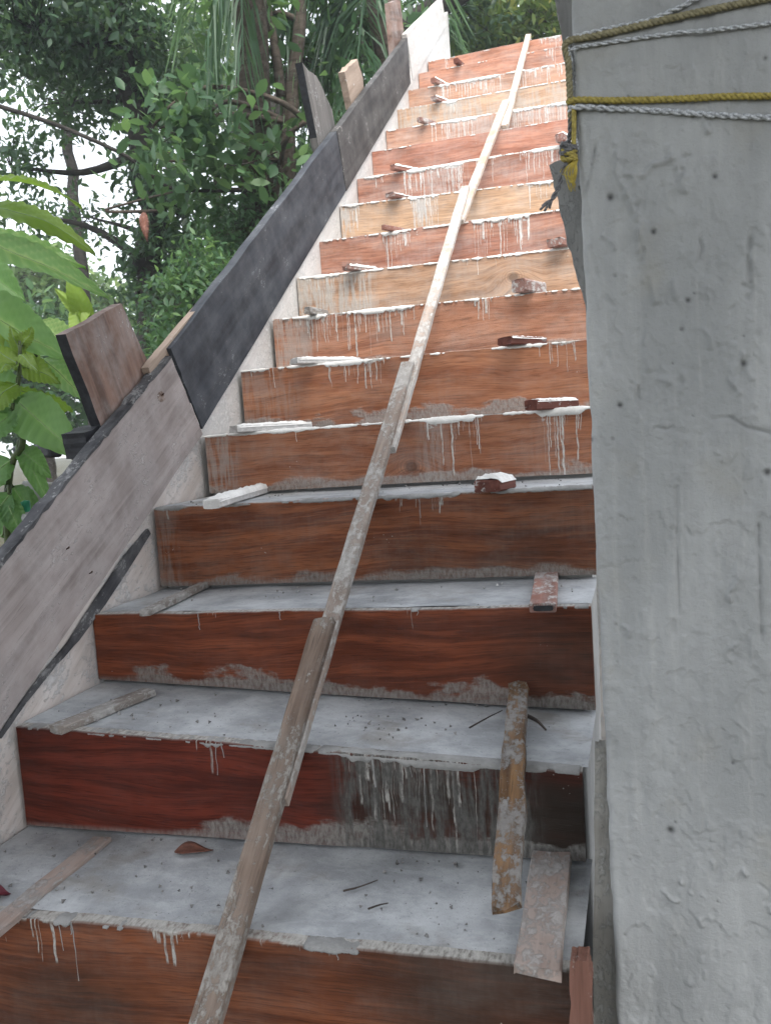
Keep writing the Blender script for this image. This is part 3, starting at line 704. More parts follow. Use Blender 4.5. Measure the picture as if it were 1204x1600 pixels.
curled('dry_leaf', onZ(303, 1333, xz(0, .3) + .002), .066, .017, .25, M['dry'], 'curled brown dry leaf on the lowest tread', .005)
curled('flower_petal', onZ(2, 1402, xz(0, .1) + .002), .030, .010, .5, M['petal'], 'small dark red crumpled petal at left edge of lowest tread', .010, 'petal')
M['twig'] = flat('twig', (.045, .035, .03), .8, .4, 80)
for lab, i, pts in (('thin dark twig left of rotten stick on second tread', 1, [(733, 1137), (760, 1122), (784, 1110)]), ('curled dark bark scrap right of rotten stick on second tread', 1, [(822, 1118), (838, 1126), (852, 1140)]),
                    ('short thin twig on lowest tread right of battens', 0, [(536, 1392), (560, 1386), (590, 1375)]), ('tiny dark twig near right end of lowest tread', 0, [(575, 1420), (592, 1414), (606, 1411)])):
    mb = MB(); P = [onZ(*p, xz(i, .6) + .005) for p in pts]; r_ = .004 if 'bark' in lab else .0016
    mb.tube(smooth_path(P, 8), np.linspace(r_, r_ * .5, len(smooth_path(P, 8))), 6)
    tag(link('twig', mb.mesh('twig', True), M['twig']), lab, 'twig')

# ------------------------------------------------------------------ column at right, its form boards, shade slab added unseen above the viewer
CX, CY = 1.0813, .10
def ridge(X, Z, pts, w, h):
    """raised or sunk line through points given in the picture of the front face"""
    out = np.zeros_like(X)
    P = [onY(*p, CY) for p in pts]
    for a, b in zip(P[:-1], P[1:]):
        ax_, az2 = a[0], a[2]; dx, dz = b[0] - ax_, b[2] - az2; l2 = dx * dx + dz * dz + 1e-12
        t = np.clip(((X - ax_) * dx + (Z - az2) * dz) / l2, 0, 1)
        d2 = (X - ax_ - t * dx) ** 2 + (Z - az2 - t * dz) ** 2
        out = np.maximum(out, np.exp(-d2 / w ** 2))
    return out * h
nx, nzv = 170, 700
xs = np.linspace(0, 1, nx); xs = CX + xs * .36; zs = np.linspace(-.70, 2.30, nzv)
zs = np.concatenate([np.linspace(-.72, -.25, 60), np.linspace(-.247, 1.45, 720), np.linspace(1.47, 2.5, 50)]); nzv = len(zs)
X, Z = np.meshgrid(xs, zs, indexing='ij')
D = .0016 * fbm(np.stack([X * 10, Z * 6], -1), 4, 90) + .0005 * fbm(np.stack([X * 90, Z * 16], -1), 3, 95)
rg_ = vnoise(np.stack([X * 20, Z * 14], -1), 99)
D += np.clip(rg_, 0, 1) * .0009 * fbm(np.stack([X * 170, Z * 170], -1), 2, 97)
for pts, w, h in [
    ([(962, 225), (966, 250), (962, 268), (975, 290)], .0035, .0035), ([(975, 272), (1005, 275), (1020, 258), (1048, 250)], .003, .0025),
    ([(978, 300), (990, 330), (1000, 350), (998, 390)], .0035, .004), ([(1045, 235), (1060, 260)], .004, .0035), ([(1066, 272), (1068, 296)], .005, .003),
    ([(1095, 178), (1105, 205)], .004, .003), ([(1174, 360), (1168, 400), (1172, 450)], .003, -.0025), ([(1160, 446), (1176, 452), (1166, 465)], .002, -.002),
    ([(1018, 440), (1022, 470)], .003, .0025), ([(1052, 440), (1056, 465)], .003, .0025), ([(1006, 535), (1012, 575)], .004, .002),
    ([(1112, 655), (1140, 652), (1165, 668), (1200, 676)], .0013, -.0022), ([(1024, 668), (1040, 671), (1050, 667)], .0013, -.002),
    ([(1056, 760), (1058, 860), (1060, 960)], .0016, -.0015), ([(1184, 820), (1188, 1000)], .0016, -.002), ([(930, 225), (912, 310)], .0010, -.002),
    ([(1036, 1392), (1048, 1405), (1058, 1408)], .004, .004), ([(1092, 1435), (1096, 1445)], .005, .0035), ([(1112, 1345), (1114, 1355)], .004, .004), ([(1160, 1358), (1164, 1366)], .004, .0045),
    ([(1063, 1376), (1064, 1380)], .004, .004), ([(1076, 1392), (1080, 1396)], .003, .003), ([(1096, 1396), (1100, 1400)], .003, .003), ([(1200, 1415), (1203, 1424)], .004, .004)]:
    lump = pts[0][1] > 1330
    D += ridge(X, Z, pts, w * (.55 if lump else 1.1), h * (1.1 if lump else 1.7)) * (1 + .6 * vnoise(np.stack([X * 160, Z * 160], -1), 52))
pit_shade = np.zeros_like(X); r2 = np.random.default_rng(12)
for _ in range(46):
    px, py = r2.uniform(930, 1200), r2.choice([r2.uniform(200, 620), r2.uniform(700, 1550)], p=[.7, .3]); pts = [(px, py)]
    for k in range(int(r2.integers(2, 5))): px += r2.normal(0, 7); py += r2.uniform(2, 14); pts.append((px, py))
    D += ridge(X, Z, pts, r2.uniform(.0014, .0034), r2.choice([1, 1, -.8]) * r2.uniform(.0012, .0040)) * (1 + .7 * vnoise(np.stack([X * 170, Z * 170], -1), 54))
for _ in range(170):
    px, pz, rr = r2.uniform(CX + .01, CX + .34), r2.uniform(-.2, 1.4), .0007 + .0022 * r2.random() ** 3
    g = np.exp(-(((X - px) / rr) ** 2 + ((Z - pz) / rr) ** 2)); g = g * (1 + .5 * vnoise(np.stack([X * 400, Z * 400], -1), 53)); D -= g * rr * 1.2; pit_shade = np.maximum(pit_shade, np.clip(g, 0, 1) * .7 * (r2.random() > .6))
for (px, py, rr) in [(1047, 1298, .004), (1161, 568, .0035), (968, 633, .003), (1074, 469, .003), (1198, 738, .004), (923, 687, .003), (953, 308, .004), (1020, 362, .003), (1116, 276, .003)]:
    q = onY(px, py, CY); g = np.exp(-(((X - q[0]) / rr) ** 2 + ((Z - q[2]) / rr) ** 2)); D -= g * rr; pit_shade = np.maximum(pit_shade, g)
# patches of rough laitance
rough_p = np.clip(fbm(np.stack([X * 9, Z * 9], -1), 3, 44) - .25, 0, 1)
D += .0006 * np.clip(fbm(np.stack([X * 60, Z * 30], -1), 3, 46), 0, 1) ** 2
D += .0030 * np.clip(fbm(np.stack([X * 7 + 3, Z * 5], -1), 3, 47) - .15, 0, 1) * np.clip(vnoise(np.stack([X * 75, Z * 45], -1), 48) - .1, 0, 1)
D += rough_p * .0034 * np.clip(vnoise(np.stack([X * 140, Z * 110], -1), 45), 0, 1)
fl = fbm(np.stack([X * 26, Z * 15], -1), 4, 120); zone = fbm(np.stack([X * 5, Z * 3.2], -1), 2, 121)
sst = lambda x, a, b: np.clip((x - a) / (b - a), 0, 1) ** 2 * (3 - 2 * np.clip((x - a) / (b - a), 0, 1))
D += .0016 * sst(fl, .10, .16) * sst(zone, -.1, .25) - .0012 * sst(-fl, .42, .50) * sst(zone, -.3, .1)
fl2 = fbm(np.stack([X * 70, Z * 48], -1), 3, 125); D += .0011 * sst(fl2, .30, .42) * sst(-zone, -.35, .1)
round_ = np.clip((X - CX) / .008, 0, 1); Yf = CY - D + .008 * (1 - np.sqrt(1 - (1 - round_) ** 2 * .999))
Xf = X + (round_ < 1) * .0015 * vnoise(np.stack([Z * 40, X * 0], -1), 51)
front = np.stack([Xf, Yf, Z], -1)
dep = .34
back = np.stack([np.stack([Xf[0], 0 * zs + CY + dep, zs], -1)], 0)
left = np.concatenate([back, np.stack([np.stack([Xf[0], 0 * zs + CY + dep * k, zs], -1) for k in (.75, .5, .25, .1)], 0), front], 0)
rgt = np.stack([np.stack([Xf[-1], 0 * zs + CY + dep, zs], -1)], 0)
G = np.concatenate([left, rgt, back], 0)
mb = MB(); mb.grid(G, True); me = mb.mesh('concrete_column', True)
pa = np.zeros(G.shape[:2]); pa[5:5 + nx] = pit_shade; add_attr(me, 'pit_shade', pa.ravel())
s = NT('column concrete'); o_ = s.tex('Object')
a_ = s.noise(s.mp(o_, (5, 5, 1.6)), 1, 5, .6); b_ = s.noise(o_, 45, 6, .7); st_ = s.noise(s.mp(o_, (60, 60, 3)), 1, 4, .6); y_ = s.noise(o_, 9, 4)
c_ = s.mix(s.step(a_, .33, .68), (.235, .245, .245), (.365, .375, .372))
c_ = s.mix(s.M('MULTIPLY', s.step(st_, .5, .75), .3), c_, (.40, .40, .385)); c_ = s.mix(s.M('MULTIPLY', s.step(b_, .52, .75), .35), c_, (.17, .175, .175))
c_ = s.mix(s.M('MULTIPLY', s.step(y_, .55, .75), .35), c_, (.27, .255, .21)); c_ = s.mix(s.attr('pit_shade'), c_, (.04, .04, .04))  # last mix paints the darkness inside the pits
col_m = s.done(c_, .72, s.bump(s.M('ADD', b_, s.M('MULTIPLY', s.noise(o_, 260, 3, .7), .6)), .7, .0026), .35)
col = link('concrete_column', me, col_m)
tag(col, 'grey concrete column with rough pitted face filling the right side', 'column')
M['greyboard'] = wood('cement-grey board', (.20, .20, .195), (.31, .31, .30), .3, (.34, .345, .34), .8, film=.5)
def brd(label, pix, y, th, mat, seed, cat='board'):
    return tag(poly('form_board', [onY(*p, y) for p in pix], (0, th, 0), mat, None, None, .0008, seed, 10), label, cat, 'form boards at the column')
brd('cement-grey board with pointed top peeping out left of column below the knot', [(857, 258), (884, 370), (914, 478), (922, 640), (990, 640), (990, 300), (905, 236)], .30, .025, M['greyboard'], 61)
brd('cement-grey board peeping out left of column at top of picture', [(858, -60), (866, 0), (876, 48), (890, 160), (902, 290), (990, 290), (990, -60)], .26, .025, M['greyboard'], 62)
M['strip'] = wood('grey weathered strip', (.17, .16, .14), (.27, .26, .235), .35, (.33, .33, .31), .8, film=.5)
brd('long grey weathered form strip standing between bottom steps and column', [(928, 1168), (950, 1164), (990, 1164), (1010, 1700), (926, 1700)], .14, .025, M['strip'], 63)
M['strip2'] = wood('pale form strip', (.40, .36, .32), (.52, .48, .44), .35, (.5, .49, .47), .8, film=.4)
brd('narrow pale form strip above the long grey one beside column', [(930, 700), (931, 930), (937, 1075), (939, 1167), (990, 1170), (990, 700)], .30, .02, M['strip2'], 64)
cl = brd('red brown cleat standing at right end of lowest riser board', [(890, 1502), (919, 1502), (924, 1540), (925, 1720), (888, 1720)], -.045, .03, wood('cleat', (.10, .046, .033), (.175, .09, .068), .25, (.40, .38, .36), .8), 65, 'cleat')
del cl['group']
# unseen slab added over the viewer's head to shade the lower steps
mb = MB(); bx = [(-.9, 2.6), (-2.5, .65), (2.3, 2.48)]
v = [(x, y, z) for x in bx[0] for y in bx[1] for z in bx[2]]
mb.add(v, [(0, 1, 3, 2), (4, 6, 7, 5), (0, 4, 5, 1), (2, 3, 7, 6), (0, 2, 6, 4), (1, 5, 7, 3)])
tag(link('shade_slab', mb.mesh('shade_slab'), M['body']), 'concrete shade slab added overhead out of view to shade lower steps', 'shade slab')

# ------------------------------------------------------------------ ropes on the column
M['yellow'] = flat('yellow rope', (.30, .245, .065), .75, .35, 200)
M['olive'] = flat('faded olive rope', (.22, .20, .12), .8, .3, 200)
M['wire'] = flat('silver twisted strap', (.40, .42, .44), .35, .45, 300, .6)
M['dkwire'] = flat('grey twisted strap', (.12, .12, .125), .5, .4, 300)
def rope(name, pts, r, pitch, mat, label, n=3, steps=None, parent=None, cat='rope', group='ropes tied round the column'):
    path = smooth_path(pts, steps or max(60, 12 * len(pts)))
    seg = np.linalg.norm(np.diff(path, axis=0), axis=1); sl = np.concatenate([[0], np.cumsum(seg)])
    q = np.linspace(0, sl[-1], int(sl[-1] / pitch * 10) + 4); path = np.stack([np.interp(q, sl, path[:, k]) for k in range(3)], -1)
    t = np.gradient(path, axis=0); t /= np.linalg.norm(t, axis=1)[:, None]
    u = np.cross(t, np.array([.13, .05, 1.]) if abs(t[0, 2]) < .9 else np.array([1., .1, 0])); u /= np.linalg.norm(u, axis=1)[:, None]; w = np.cross(t, u)
    mb = MB()
    for k in range(n):
        a = q / pitch * 2 * math.pi + k * 2 * math.pi / n
        mb.tube(path + r * .52 * (np.cos(a)[:, None] * u + np.sin(a)[:, None] * w), r * .56, 6)
    o = link(name, mb.mesh(name, True), mat, parent)
    if parent is None: tag(o, label, cat, group)
    return o
def CP(px, py, off=.005): return onY(px, py, CY - off)
CB = np.array([CX - .004, CY + .02, 0])
def side(px, py, y): q = onY(px, py, y); return q
rope('yellow_rope', [(CX - .006, CY + .2, CP(889, 158)[2]), (CX - .0065, CY + .03, CP(889, 157)[2]), CP(893, 157), CP(960, 157), CP(1050, 155), CP(1130, 151), CP(1204, 150), CP(1330, 149)], .0040, .020, M['yellow'], 'bright yellow twisted rope drawn level across the column')
rope('wire_strap', [(CX - .006, CY + .2, CP(889, 172)[2]), (CX - .006, CY + .03, CP(889, 172)[2]), CP(894, 168), CP(960, 170), CP(1040, 174), CP(1120, 180), CP(1204, 184), CP(1330, 190)], .0036, .026, M['wire'], 'silver twisted strap sagging just below the yellow rope', 2)
rope('olive_rope', [(CX - .0075, CY + .004, CP(884, 215)[2]), (CX - .0075, CY + .002, CP(881, 160)[2]), (CX - .0075, CY, CP(880, 95)[2]), CP(885, 66, .007), CP(940, 54, .006), CP(1050, 28), CP(1130, 11), CP(1204, -4), CP(1330, -30)], .0042, .018, M['olive'], 'faded olive rope slanting up across the column top')
rope('wire_strap', [(CX - .006, CY + .2, CP(889, 62)[2]), (CX - .006, CY + .02, CP(886, 62)[2]), CP(892, 60, .006), CP(950, 45), CP(1010, 32), CP(1060, 12), CP(1090, -4), CP(1190, -60)], .0030, .022, M['wire'], 'silver twisted strap highest on the column above olive rope', 2)
rope('wire_strap', [(CX - .004, CY + .03, CP(888, 120)[2]), (CX - .004, CY + .004, CP(886, 95)[2]), CP(893, 77), CP(960, 65), CP(1060, 51), CP(1110, 47), CP(1204, 36), CP(1330, 20)], .0026, .024, M['wire'], 'thin silver strap between olive rope and yellow rope', 2)
# the tied ends at the corner
kz = CP(882, 236)[2]; KX = CX - .012
kn = empty('rope_knot', (KX, CY, kz), 'knot of grey strap and yellow rope with frayed tails at column edge', 'knot')
rope('strap_end', [(CX - .008, CY + .004, CP(884, 170)[2]), (CX - .009, CY, CP(882, 205)[2]), (KX, CY, kz + .01), (KX - .004, CY - .006, kz), (KX, CY - .004, kz - .01)], .0034, .018, M['dkwire'], None, 2, 60, kn)
for k, (dz, rr, m_) in enumerate([(.006, .008, 'dkwire'), (-.002, .0085, 'yellow'), (-.009, .008, 'yellow'), (.000, .0095, 'dkwire')]):
    a = np.linspace(0, 2 * math.pi, 9)
    rope('knot_loop', [(KX + rr * math.cos(q), CY - .002 + rr * .7 * math.sin(q), kz + dz + .003 * math.sin(q * 2 + k)) for q in a], .0032, .016, M[m_], None, 3, 40, kn)
tail = [(KX, CY - .004, kz - .008), onY(877, 268, CY - .004), onY(872, 292, CY - .006), onY(862, 312, CY - .008)]
rope('strap_tail', tail, .0032, .022, M['dkwire'], None, 2, 40, kn)
mb = MB()
for px, py in ((846, 322), (850, 330), (858, 326), (843, 328)):
    mb.tube(smooth_path([tail[-1], (np.array(tail[-1]) + onY(px, py, CY - .01)) / 2 + (0, 0, .001), onY(px, py, CY - .01 + .004 * random.random())], 6), .0017, 5)
link('strap_fray', mb.mesh('strap_fray', True), M['dkwire'], kn)
mb = MB()
for k in range(26):
    e = onY(random.gauss(894, 4), random.uniform(278, 300), CY - .004 - random.random() * .008); a0 = np.array([CX - .004 + random.gauss(0, .002), CY - .004, CP(888, 250)[2]])
    mid = onY(random.gauss(892, 7), 268, CY - .006)
    mb.tube(smooth_path([a0, mid, e], 6), .0005, 4)
link('rope_tuft', mb.mesh('rope_tuft', True), flat('yellow fibre', (.38, .30, .06), .8, .3, 100), kn)
rope('rope_tail', [(KX + .004, CY - .004, kz - .006), (CX - .004, CY - .005, CP(888, 252)[2])], .0036, .018, M['yellow'], None, 3, 12, kn)
mb = MB(); mb.tube(smooth_path([(CX - .003, CY - .003, CP(886, 165)[2]), (CX - .004, CY - .004, CP(888, 200)[2]), (CX - .006, CY - .004, CP(887, 238)[2])], 12), .0032, 6)
link('rope_strand', mb.mesh('rope_strand', True), M['yellow'], kn)

# ------------------------------------------------------------------ foliage
def leaf_cloud(name, cen, dirs, size, mat, parent=None, lv=None, aspect=.42, r=None):
    """many small folded leaves as one crown mesh"""
    r = r or rng; n = len(cen)
    up = r.normal(size=(n, 3)); up[:, 2] += 1.3
    d = dirs / (np.linalg.norm(dirs, axis=1)[:, None] + 1e-9)
    sd_ = np.cross(d, up); sd_ /= np.linalg.norm(sd_, axis=1)[:, None] + 1e-9; nr = np.cross(sd_, d)
    s_ = size[:, None]; w = s_ * aspect * r.uniform(.8, 1.15, (n, 1)); cv = r.uniform(.05, .28, (n, 1)); fo = r.uniform(.03, .12, (n, 1))
    def pt(t, q): return cen + d * s_ * (t - .12 * cv * t * t) + sd_ * w * q - nr * s_ * cv * t * t + nr * s_ * fo * abs(q)
    V = np.stack([pt(0, 0), pt(.22, .36), pt(.55, .48), pt(.82, .22), pt(1, 0), pt(.82, -.22), pt(.55, -.48), pt(.22, -.36), pt(.5, 0)], 1).reshape(-1, 3)
    base = (np.arange(n) * 9)[:, None]
    F = np.concatenate([base + np.array([[8, k, (k + 1) % 8]]) for k in range(8)], 1).reshape(-1, 3)
    me = bpy.data.meshes.new(name); me.vertices.add(len(V)); me.vertices.foreach_set('co', V.ravel().astype(np.float32))
    me.loops.add(len(F) * 3); me.loops.foreach_set('vertex_index', F.ravel().astype(np.int32))
    me.polygons.add(len(F)); me.polygons.foreach_set('loop_start', (np.arange(len(F)) * 3).astype(np.int32))
    try: me.polygons.foreach_set('loop_total', np.full(len(F), 3, np.int32))
    except Exception: pass
    me.update(calc_edges=True)
    if lv is None: lv = r.random(n)
    add_attr(me, 'lv', np.repeat(lv, 9))
    return link(name, me, mat, parent)

M['bark'] = wood('bark', (.045, .036, .028), (.11, .09, .072), .12, (.16, .17, .14), .95, 1.0, .6)
M['barkdark'] = wood('dark bark', (.022, .020, .018), (.05, .045, .04), 0, CEM, .95)
M['leaf_dark'] = leafmat('dark leaves', (.021, .050, .030), (.050, .108, .056), (.11, .20, .078), .4)
M['leaf_mid'] = leafmat('green leaves', (.032, .080, .038), (.075, .16, .068), (.15, .26, .09), .45)
M['leaf_yel'] = leafmat('yellow green leaves', (.05, .09, .02), (.12, .18, .045), (.30, .27, .06), .45)
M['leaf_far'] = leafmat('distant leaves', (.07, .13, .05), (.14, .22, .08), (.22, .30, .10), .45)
DENS = 1.5
def tree(name, label, trunk, rad, blobs, mat, leaf, per, bark='bark', extra=(), group='trees beyond the staircase', seed=0, aspect=.42, twig=.006, cat='tree'):
    """trunk: list of points; blobs: (centre, (rx,ry,rz), number of sprays)"""
    r = np.random.default_rng(seed); trunk = [np.array(p, float) for p in trunk]
    root = empty(name, trunk[0], label, cat, group)
    mb = MB(); path = smooth_path(trunk, 26); path[1:-1] += r.normal(0, rad * .12, path[1:-1].shape)
    mb.tube(path, np.linspace(rad, rad * .45, len(path)), 9)
    for pts, r0, r1 in extra:
        p = smooth_path(pts, 20); mb.tube(p, np.linspace(r0, r1, len(p)), 7)
    cen, dr, sz, lvv = [], [], [], []
    for c, rd, k in blobs:
        c = np.array(c, float); rd = np.array(rd, float)
        j = np.argmin(np.linalg.norm(path - c, axis=1)); 
        hub = c + r.normal(0, .15, 3) * rd
        p = smooth_path([path[j], (path[j] + hub) / 2 + r.normal(0, .06, 3), hub], 8); mb.tube(p, np.linspace(rad * .3, twig * 1.3, len(p)), 6)
        for _ in range(int(k * DENS)):
            v = r.normal(size=3); v /= np.linalg.norm(v); q = c + v * rd * r.random() ** .45
            if r.random() < .55:
                pth = smooth_path([hub, (hub + q) / 2 + r.normal(0, .04, 3), q], 5); mb.tube(pth, np.linspace(twig, twig * .35, len(pth)), 4, False)
            m_ = max(3, int(per * r.uniform(.6, 1.4)))
            spr = leaf * 3.0
            ax_ = r.normal(size=3); ax_[2] *= .4; ax_ /= np.linalg.norm(ax_)
            tt = r.uniform(-1, 1, m_)
            P = q + ax_ * (tt * spr)[:, None] + r.normal(0, leaf * .55, (m_, 3))
            d = ax_ * .7 + r.normal(size=(m_, 3)) * .8 + (0, 0, -.35)
            cen.append(P); dr.append(d); sz.append(leaf * r.uniform(.55, 1.25, m_)); lvv.append(np.clip(r.normal(.45 + .18 * r.normal(), .2, m_), 0, 1))
    link('trunk', mb.mesh('trunk', True), M[bark], root)
    leaf_cloud('crown', np.concatenate(cen), np.concatenate(dr), np.concatenate(sz), mat, root, np.concatenate(lvv), aspect, r)
    return root
def A(px, py, y): return onY(px, py, y)
def gz(p): return np.array([p[0], p[1], float(terrain_z(np.array(p[0]), np.array(p[1]))) - .1])
def B(px, py, y, rx, ry, rz, k):   # blob with picture-sized radii
    d = (onY(px, py, y) - CAM) @ FW / FPX
    return (onY(px, py, y), (rx * d, ry, rz * d), k)

# dark tree, its trunk low in the gap left of the black plank
t0 = A(240, 540, 5.2)
tree('broadleaf_tree', 'large dark leaved tree at upper left with shaded trunk', [gz(t0), t0, A(238, 380, 5.2), A(225, 240, 5.0), A(190, 60, 4.8), A(160, -150, 4.8)], .14,
     [B(60, 40, 4.4, 110, .7, 80, 110), B(200, 60, 4.8, 110, .6, 90, 120), B(110, 150, 5.2, 130, .5, 60, 55), B(260, 170, 5.4, 80, .5, 80, 60), B(30, 250, 4.6, 60, .4, 55, 18),
      B(250, 320, 5.0, 65, .35, 95, 55), B(120, 330, 5.6, 50, .5, 40, 10), B(60, -80, 4.2, 150, .7, 60, 40), B(230, 430, 5.3, 60, .3, 70, 40), B(20, 330, 5.2, 40, .4, 40, 10)],
     M['leaf_dark'], .075, 17, 'barkdark',
     [([A(-20, 160, 4.0), A(60, 185, 4.05), A(130, 212, 4.1), A(205, 248, 4.2), A(262, 292, 4.3), A(320, 298, 4.3), A(400, 298, 4.4)], .016, .010)], seed=1)
t0 = A(440, 420, 4.6)
tree('broadleaf_tree', 'slender pale barked tree with broad green leaves left of upper planks', [gz(t0), t0, A(446, 300, 4.6), A(452, 190, 4.55), A(466, 60, 4.5), A(470, -80, 4.5)], .075,
     [B(320, 180, 3.9, 60, .3, 45, 14), B(285, 195, 3.8, 45, .3, 50, 12), B(400, 250, 4.3, 60, .3, 60, 18), B(410, 40, 4.5, 60, .4, 60, 16), B(480, 110, 4.9, 70, .4, 70, 20), B(330, 290, 4.6, 60, .3, 60, 20), B(420, -30, 4.5, 90, .5, 40, 20),
      B(560, 40, 5.2, 70, .4, 50, 28), B(270, 250, 4.2, 40, .3, 40, 10)],
     M['leaf_mid'], .11, 9, 'bark',
     [([A(474, 193, 4.5), A(466, 178, 4.4), A(440, 160, 4.3), A(400, 146, 4.2), A(345, 136, 4.0), A(300, 142, 3.9), A(262, 170, 3.8), A(238, 200, 3.8)], .022, .008),
      ([A(445, 290, 4.55), A(438, 250, 4.5), A(448, 215, 4.4), A(474, 192, 4.4), A(500, 188, 4.4)], .026, .014),
      ([A(440, 150, 4.5), A(432, 90, 4.4), A(420, 20, 4.4), A(405, -60, 4.4)], .035, .02),
      ([A(250, 330, 4.4), A(165, 330, 4.2), A(210, 315, 4.3), A(270, 300, 4.3)], .012, .006)], seed=2, aspect=.5)
t0 = A(440, 280, 6.6)
for k, (lab, px, py, y, w, h, n, mt) in enumerate([('dark tree filling upper left corner behind the large tree', 90, 50, 7.5, 150, 100, 90, 'leaf_dark'), ('dark tree behind the slender tree and palm', 380, 170, 8, 120, 150, 24, 'leaf_dark'),
        ('dense dark tree behind lower half of black plank', 330, 420, 7, 110, 90, 90, 'leaf_dark'), ('dark tree behind the broken stake', 520, 130, 9, 110, 120, 36, 'leaf_dark')]):
    c = A(px, py, y); g = gz(c)
    tree('broadleaf_tree', lab, [g, (g + c) / 2, c], .10, [B(px, py, y, w, .7, h, n)], M[mt], .12, 15, 'barkdark', seed=60 + k)
tree('leaning_tree', 'thick dark trunk leaning right behind the topmost planks', [gz(A(400, 330, 6.6)), A(430, 230, 6.6), A(500, 130, 6.6), A(580, 70, 6.7), A(680, 15, 6.8), A(800, -60, 7.0)], .15,
     [B(600, 30, 7.4, 90, .5, 50, 40), B(720, 20, 7.6, 80, .5, 50, 30), B(560, 130, 7.6, 60, .4, 60, 30), B(700, -60, 7, 160, .6, 50, 40)], M['leaf_dark'], .10, 14, 'barkdark', seed=3)
t0 = A(790, 100, 9.0)
tree('broadleaf_tree', 'yellowish green tree above the top step', [gz(t0), t0, A(800, 0, 9.0), A(810, -120, 9.0)], .09,
     [B(760, 40, 8.2, 60, .6, 50, 60), B(840, 40, 8.4, 60, .6, 55, 60), B(800, 90, 8.8, 90, .5, 40, 55), B(720, 80, 9.0, 50, .5, 40, 35), B(900, 60, 9, 60, .5, 60, 30), B(800, -40, 8.4, 120, .6, 40, 40)], M['leaf_yel'], .11, 14, 'bark', seed=4)
# shrubs behind the black plank
for k, (lab, px, py, y, w, h, n, mt) in enumerate([
        ('dense small leaved shrub right behind foot of black plank', 330, 470, 3.6, 70, 90, 120, 'leaf_mid'), ('dark shrub filling gap under the shaded trunk', 270, 500, 4.3, 60, 80, 80, 'leaf_dark'),
        ('bushy shrub behind middle of black plank', 385, 360, 4.6, 70, 70, 100, 'leaf_mid'), ('dark shrub below the broken grey stake', 450, 270, 5.4, 60, 70, 80, 'leaf_dark'), ('shrub between broken stake and tan stub', 545, 190, 6.4, 70, 80, 80, 'leaf_mid')]):
    c = A(px, py, y); g = gz(c)
    tree('garden_shrub', lab, [g, (g + c) / 2, c], .03, [B(px, py, y, w, .35, h, n), B(px - 30, py + 110, y, w, .3, h * .8, int(n * .6))], M[mt], .055, 15, 'bark', group='shrubs behind the left planks', seed=20 + k, twig=.004, cat='shrub')
# far trees in the gap at left
for k, (lab, px, py, y, w, h, n, mt) in enumerate([('hazy pale green tree far off at left behind big leaves', 40, 430, 11, 90, 60, 90, 'leaf_far'), ('hazy pale green tree far off below the brightest sky gap', 170, 480, 12, 70, 50, 70, 'leaf_far'),
                                                   ('hazy tree far off below the spreading big leaves', 60, 540, 9, 110, 60, 110, 'leaf_mid'), ('far dark tree behind slender pale barked tree', 400, 420, 10, 100, 130, 90, 'leaf_dark'),
                                                   ('far green tree left of the palm', 320, 60, 9.5, 90, 70, 50, 'leaf_far')]):
    c = A(px, py, y); g = gz(c)
    tree('distant_tree', lab, [g, (g + c) / 2, c], .08, [B(px, py, y, w, 1.0, h, n), B(px, py + 90, y, w, 1.0, h, n)], M[mt], .16, 13, 'bark', group='trees farther off', seed=40 + k, aspect=.5)

# palm: arching fronds with hanging leaflets
def palm(name, label, crown, base, fronds, seed):
    r = np.random.default_rng(seed); root = empty(name, base, label, 'palm', 'trees beyond the staircase')
    mb = MB(); p = smooth_path([base, (np.array(base) + crown) / 2 + (.1, 0, 0), crown], 14); mb.tube(p, np.linspace(.14, .10, len(p)), 9); link('trunk', mb.mesh('trunk', True), M['bark'], root)
    for tip, lift in fronds:
        mb = MB(); crown = np.array(crown); tip = np.array(tip); mid = (crown + tip) / 2 + np.array([0, 0, lift])
        p = smooth_path([crown, mid, tip], 34); mb.tube(p, np.linspace(.018, .004, len(p)), 5)
        V, F = [], []
        tg = np.gradient(p, axis=0); tg /= np.linalg.norm(tg, axis=1)[:, None]
        for j in range(3, len(p)):
            for sgn in (-1, 1):
                for rep in range(1):
                    sdv = np.cross(tg[j], (0, 0, 1.)); sdv /= np.linalg.norm(sdv) + 1e-6
                    L = .55 * (1 - .55 * abs(j / len(p) - .45)) * r.uniform(.8, 1.1)
                    o_ = p[j] + tg[j] * r.uniform(-.03, .03); d = sdv * sgn * .55 + tg[j] * .5 + np.array([0, 0, -.15]) + r.normal(0, .08, 3); d /= np.linalg.norm(d)
                    m1 = o_ + d * L * .5 + (0, 0, -.03); e = o_ + d * L * .85 + np.array([0, 0, -.30 * L - .1]); wv = np.cross(d, r.normal(size=3)); wv *= .009 / (np.linalg.norm(wv) + 1e-6)
                    b = len(V); V += [o_, m1 + wv, m1 - wv, e]; F += [(b, b + 1, b + 2), (b + 1, b + 3, b + 2)]
        mb.add(V, F); me = mb.mesh('frond'); add_attr(me, 'lv', r.random(len(me.vertices)) * .2 + r.random())
        link('frond', me, M['leaf_dark'], root)
cr = A(590, -30, 4.9); 
palm('palm_tree', 'palm with long drooping fronds behind the broken stake', cr, gz(A(640, 200, 6.0)),
     [(A(430, 60, 4.6), .3), (A(440, 150, 4.7), .35), (A(480, 200, 4.8), .3), (A(520, 210, 5.2), .3), (A(400, 20, 5.4), .4), (A(700, 60, 5.4), .3), (A(555, 130, 4.6), .2)], 5)
cr2 = A(385, -140, 4.0)
palm('palm_tree', 'palm whose hanging fronds show at top between the two broadleaf trees', cr2, gz(A(345, 380, 6.0)),
     [(A(330, 90, 3.9), .3), (A(380, 100, 4.0), .3), (A(300, 40, 4.2), .3)], 6)
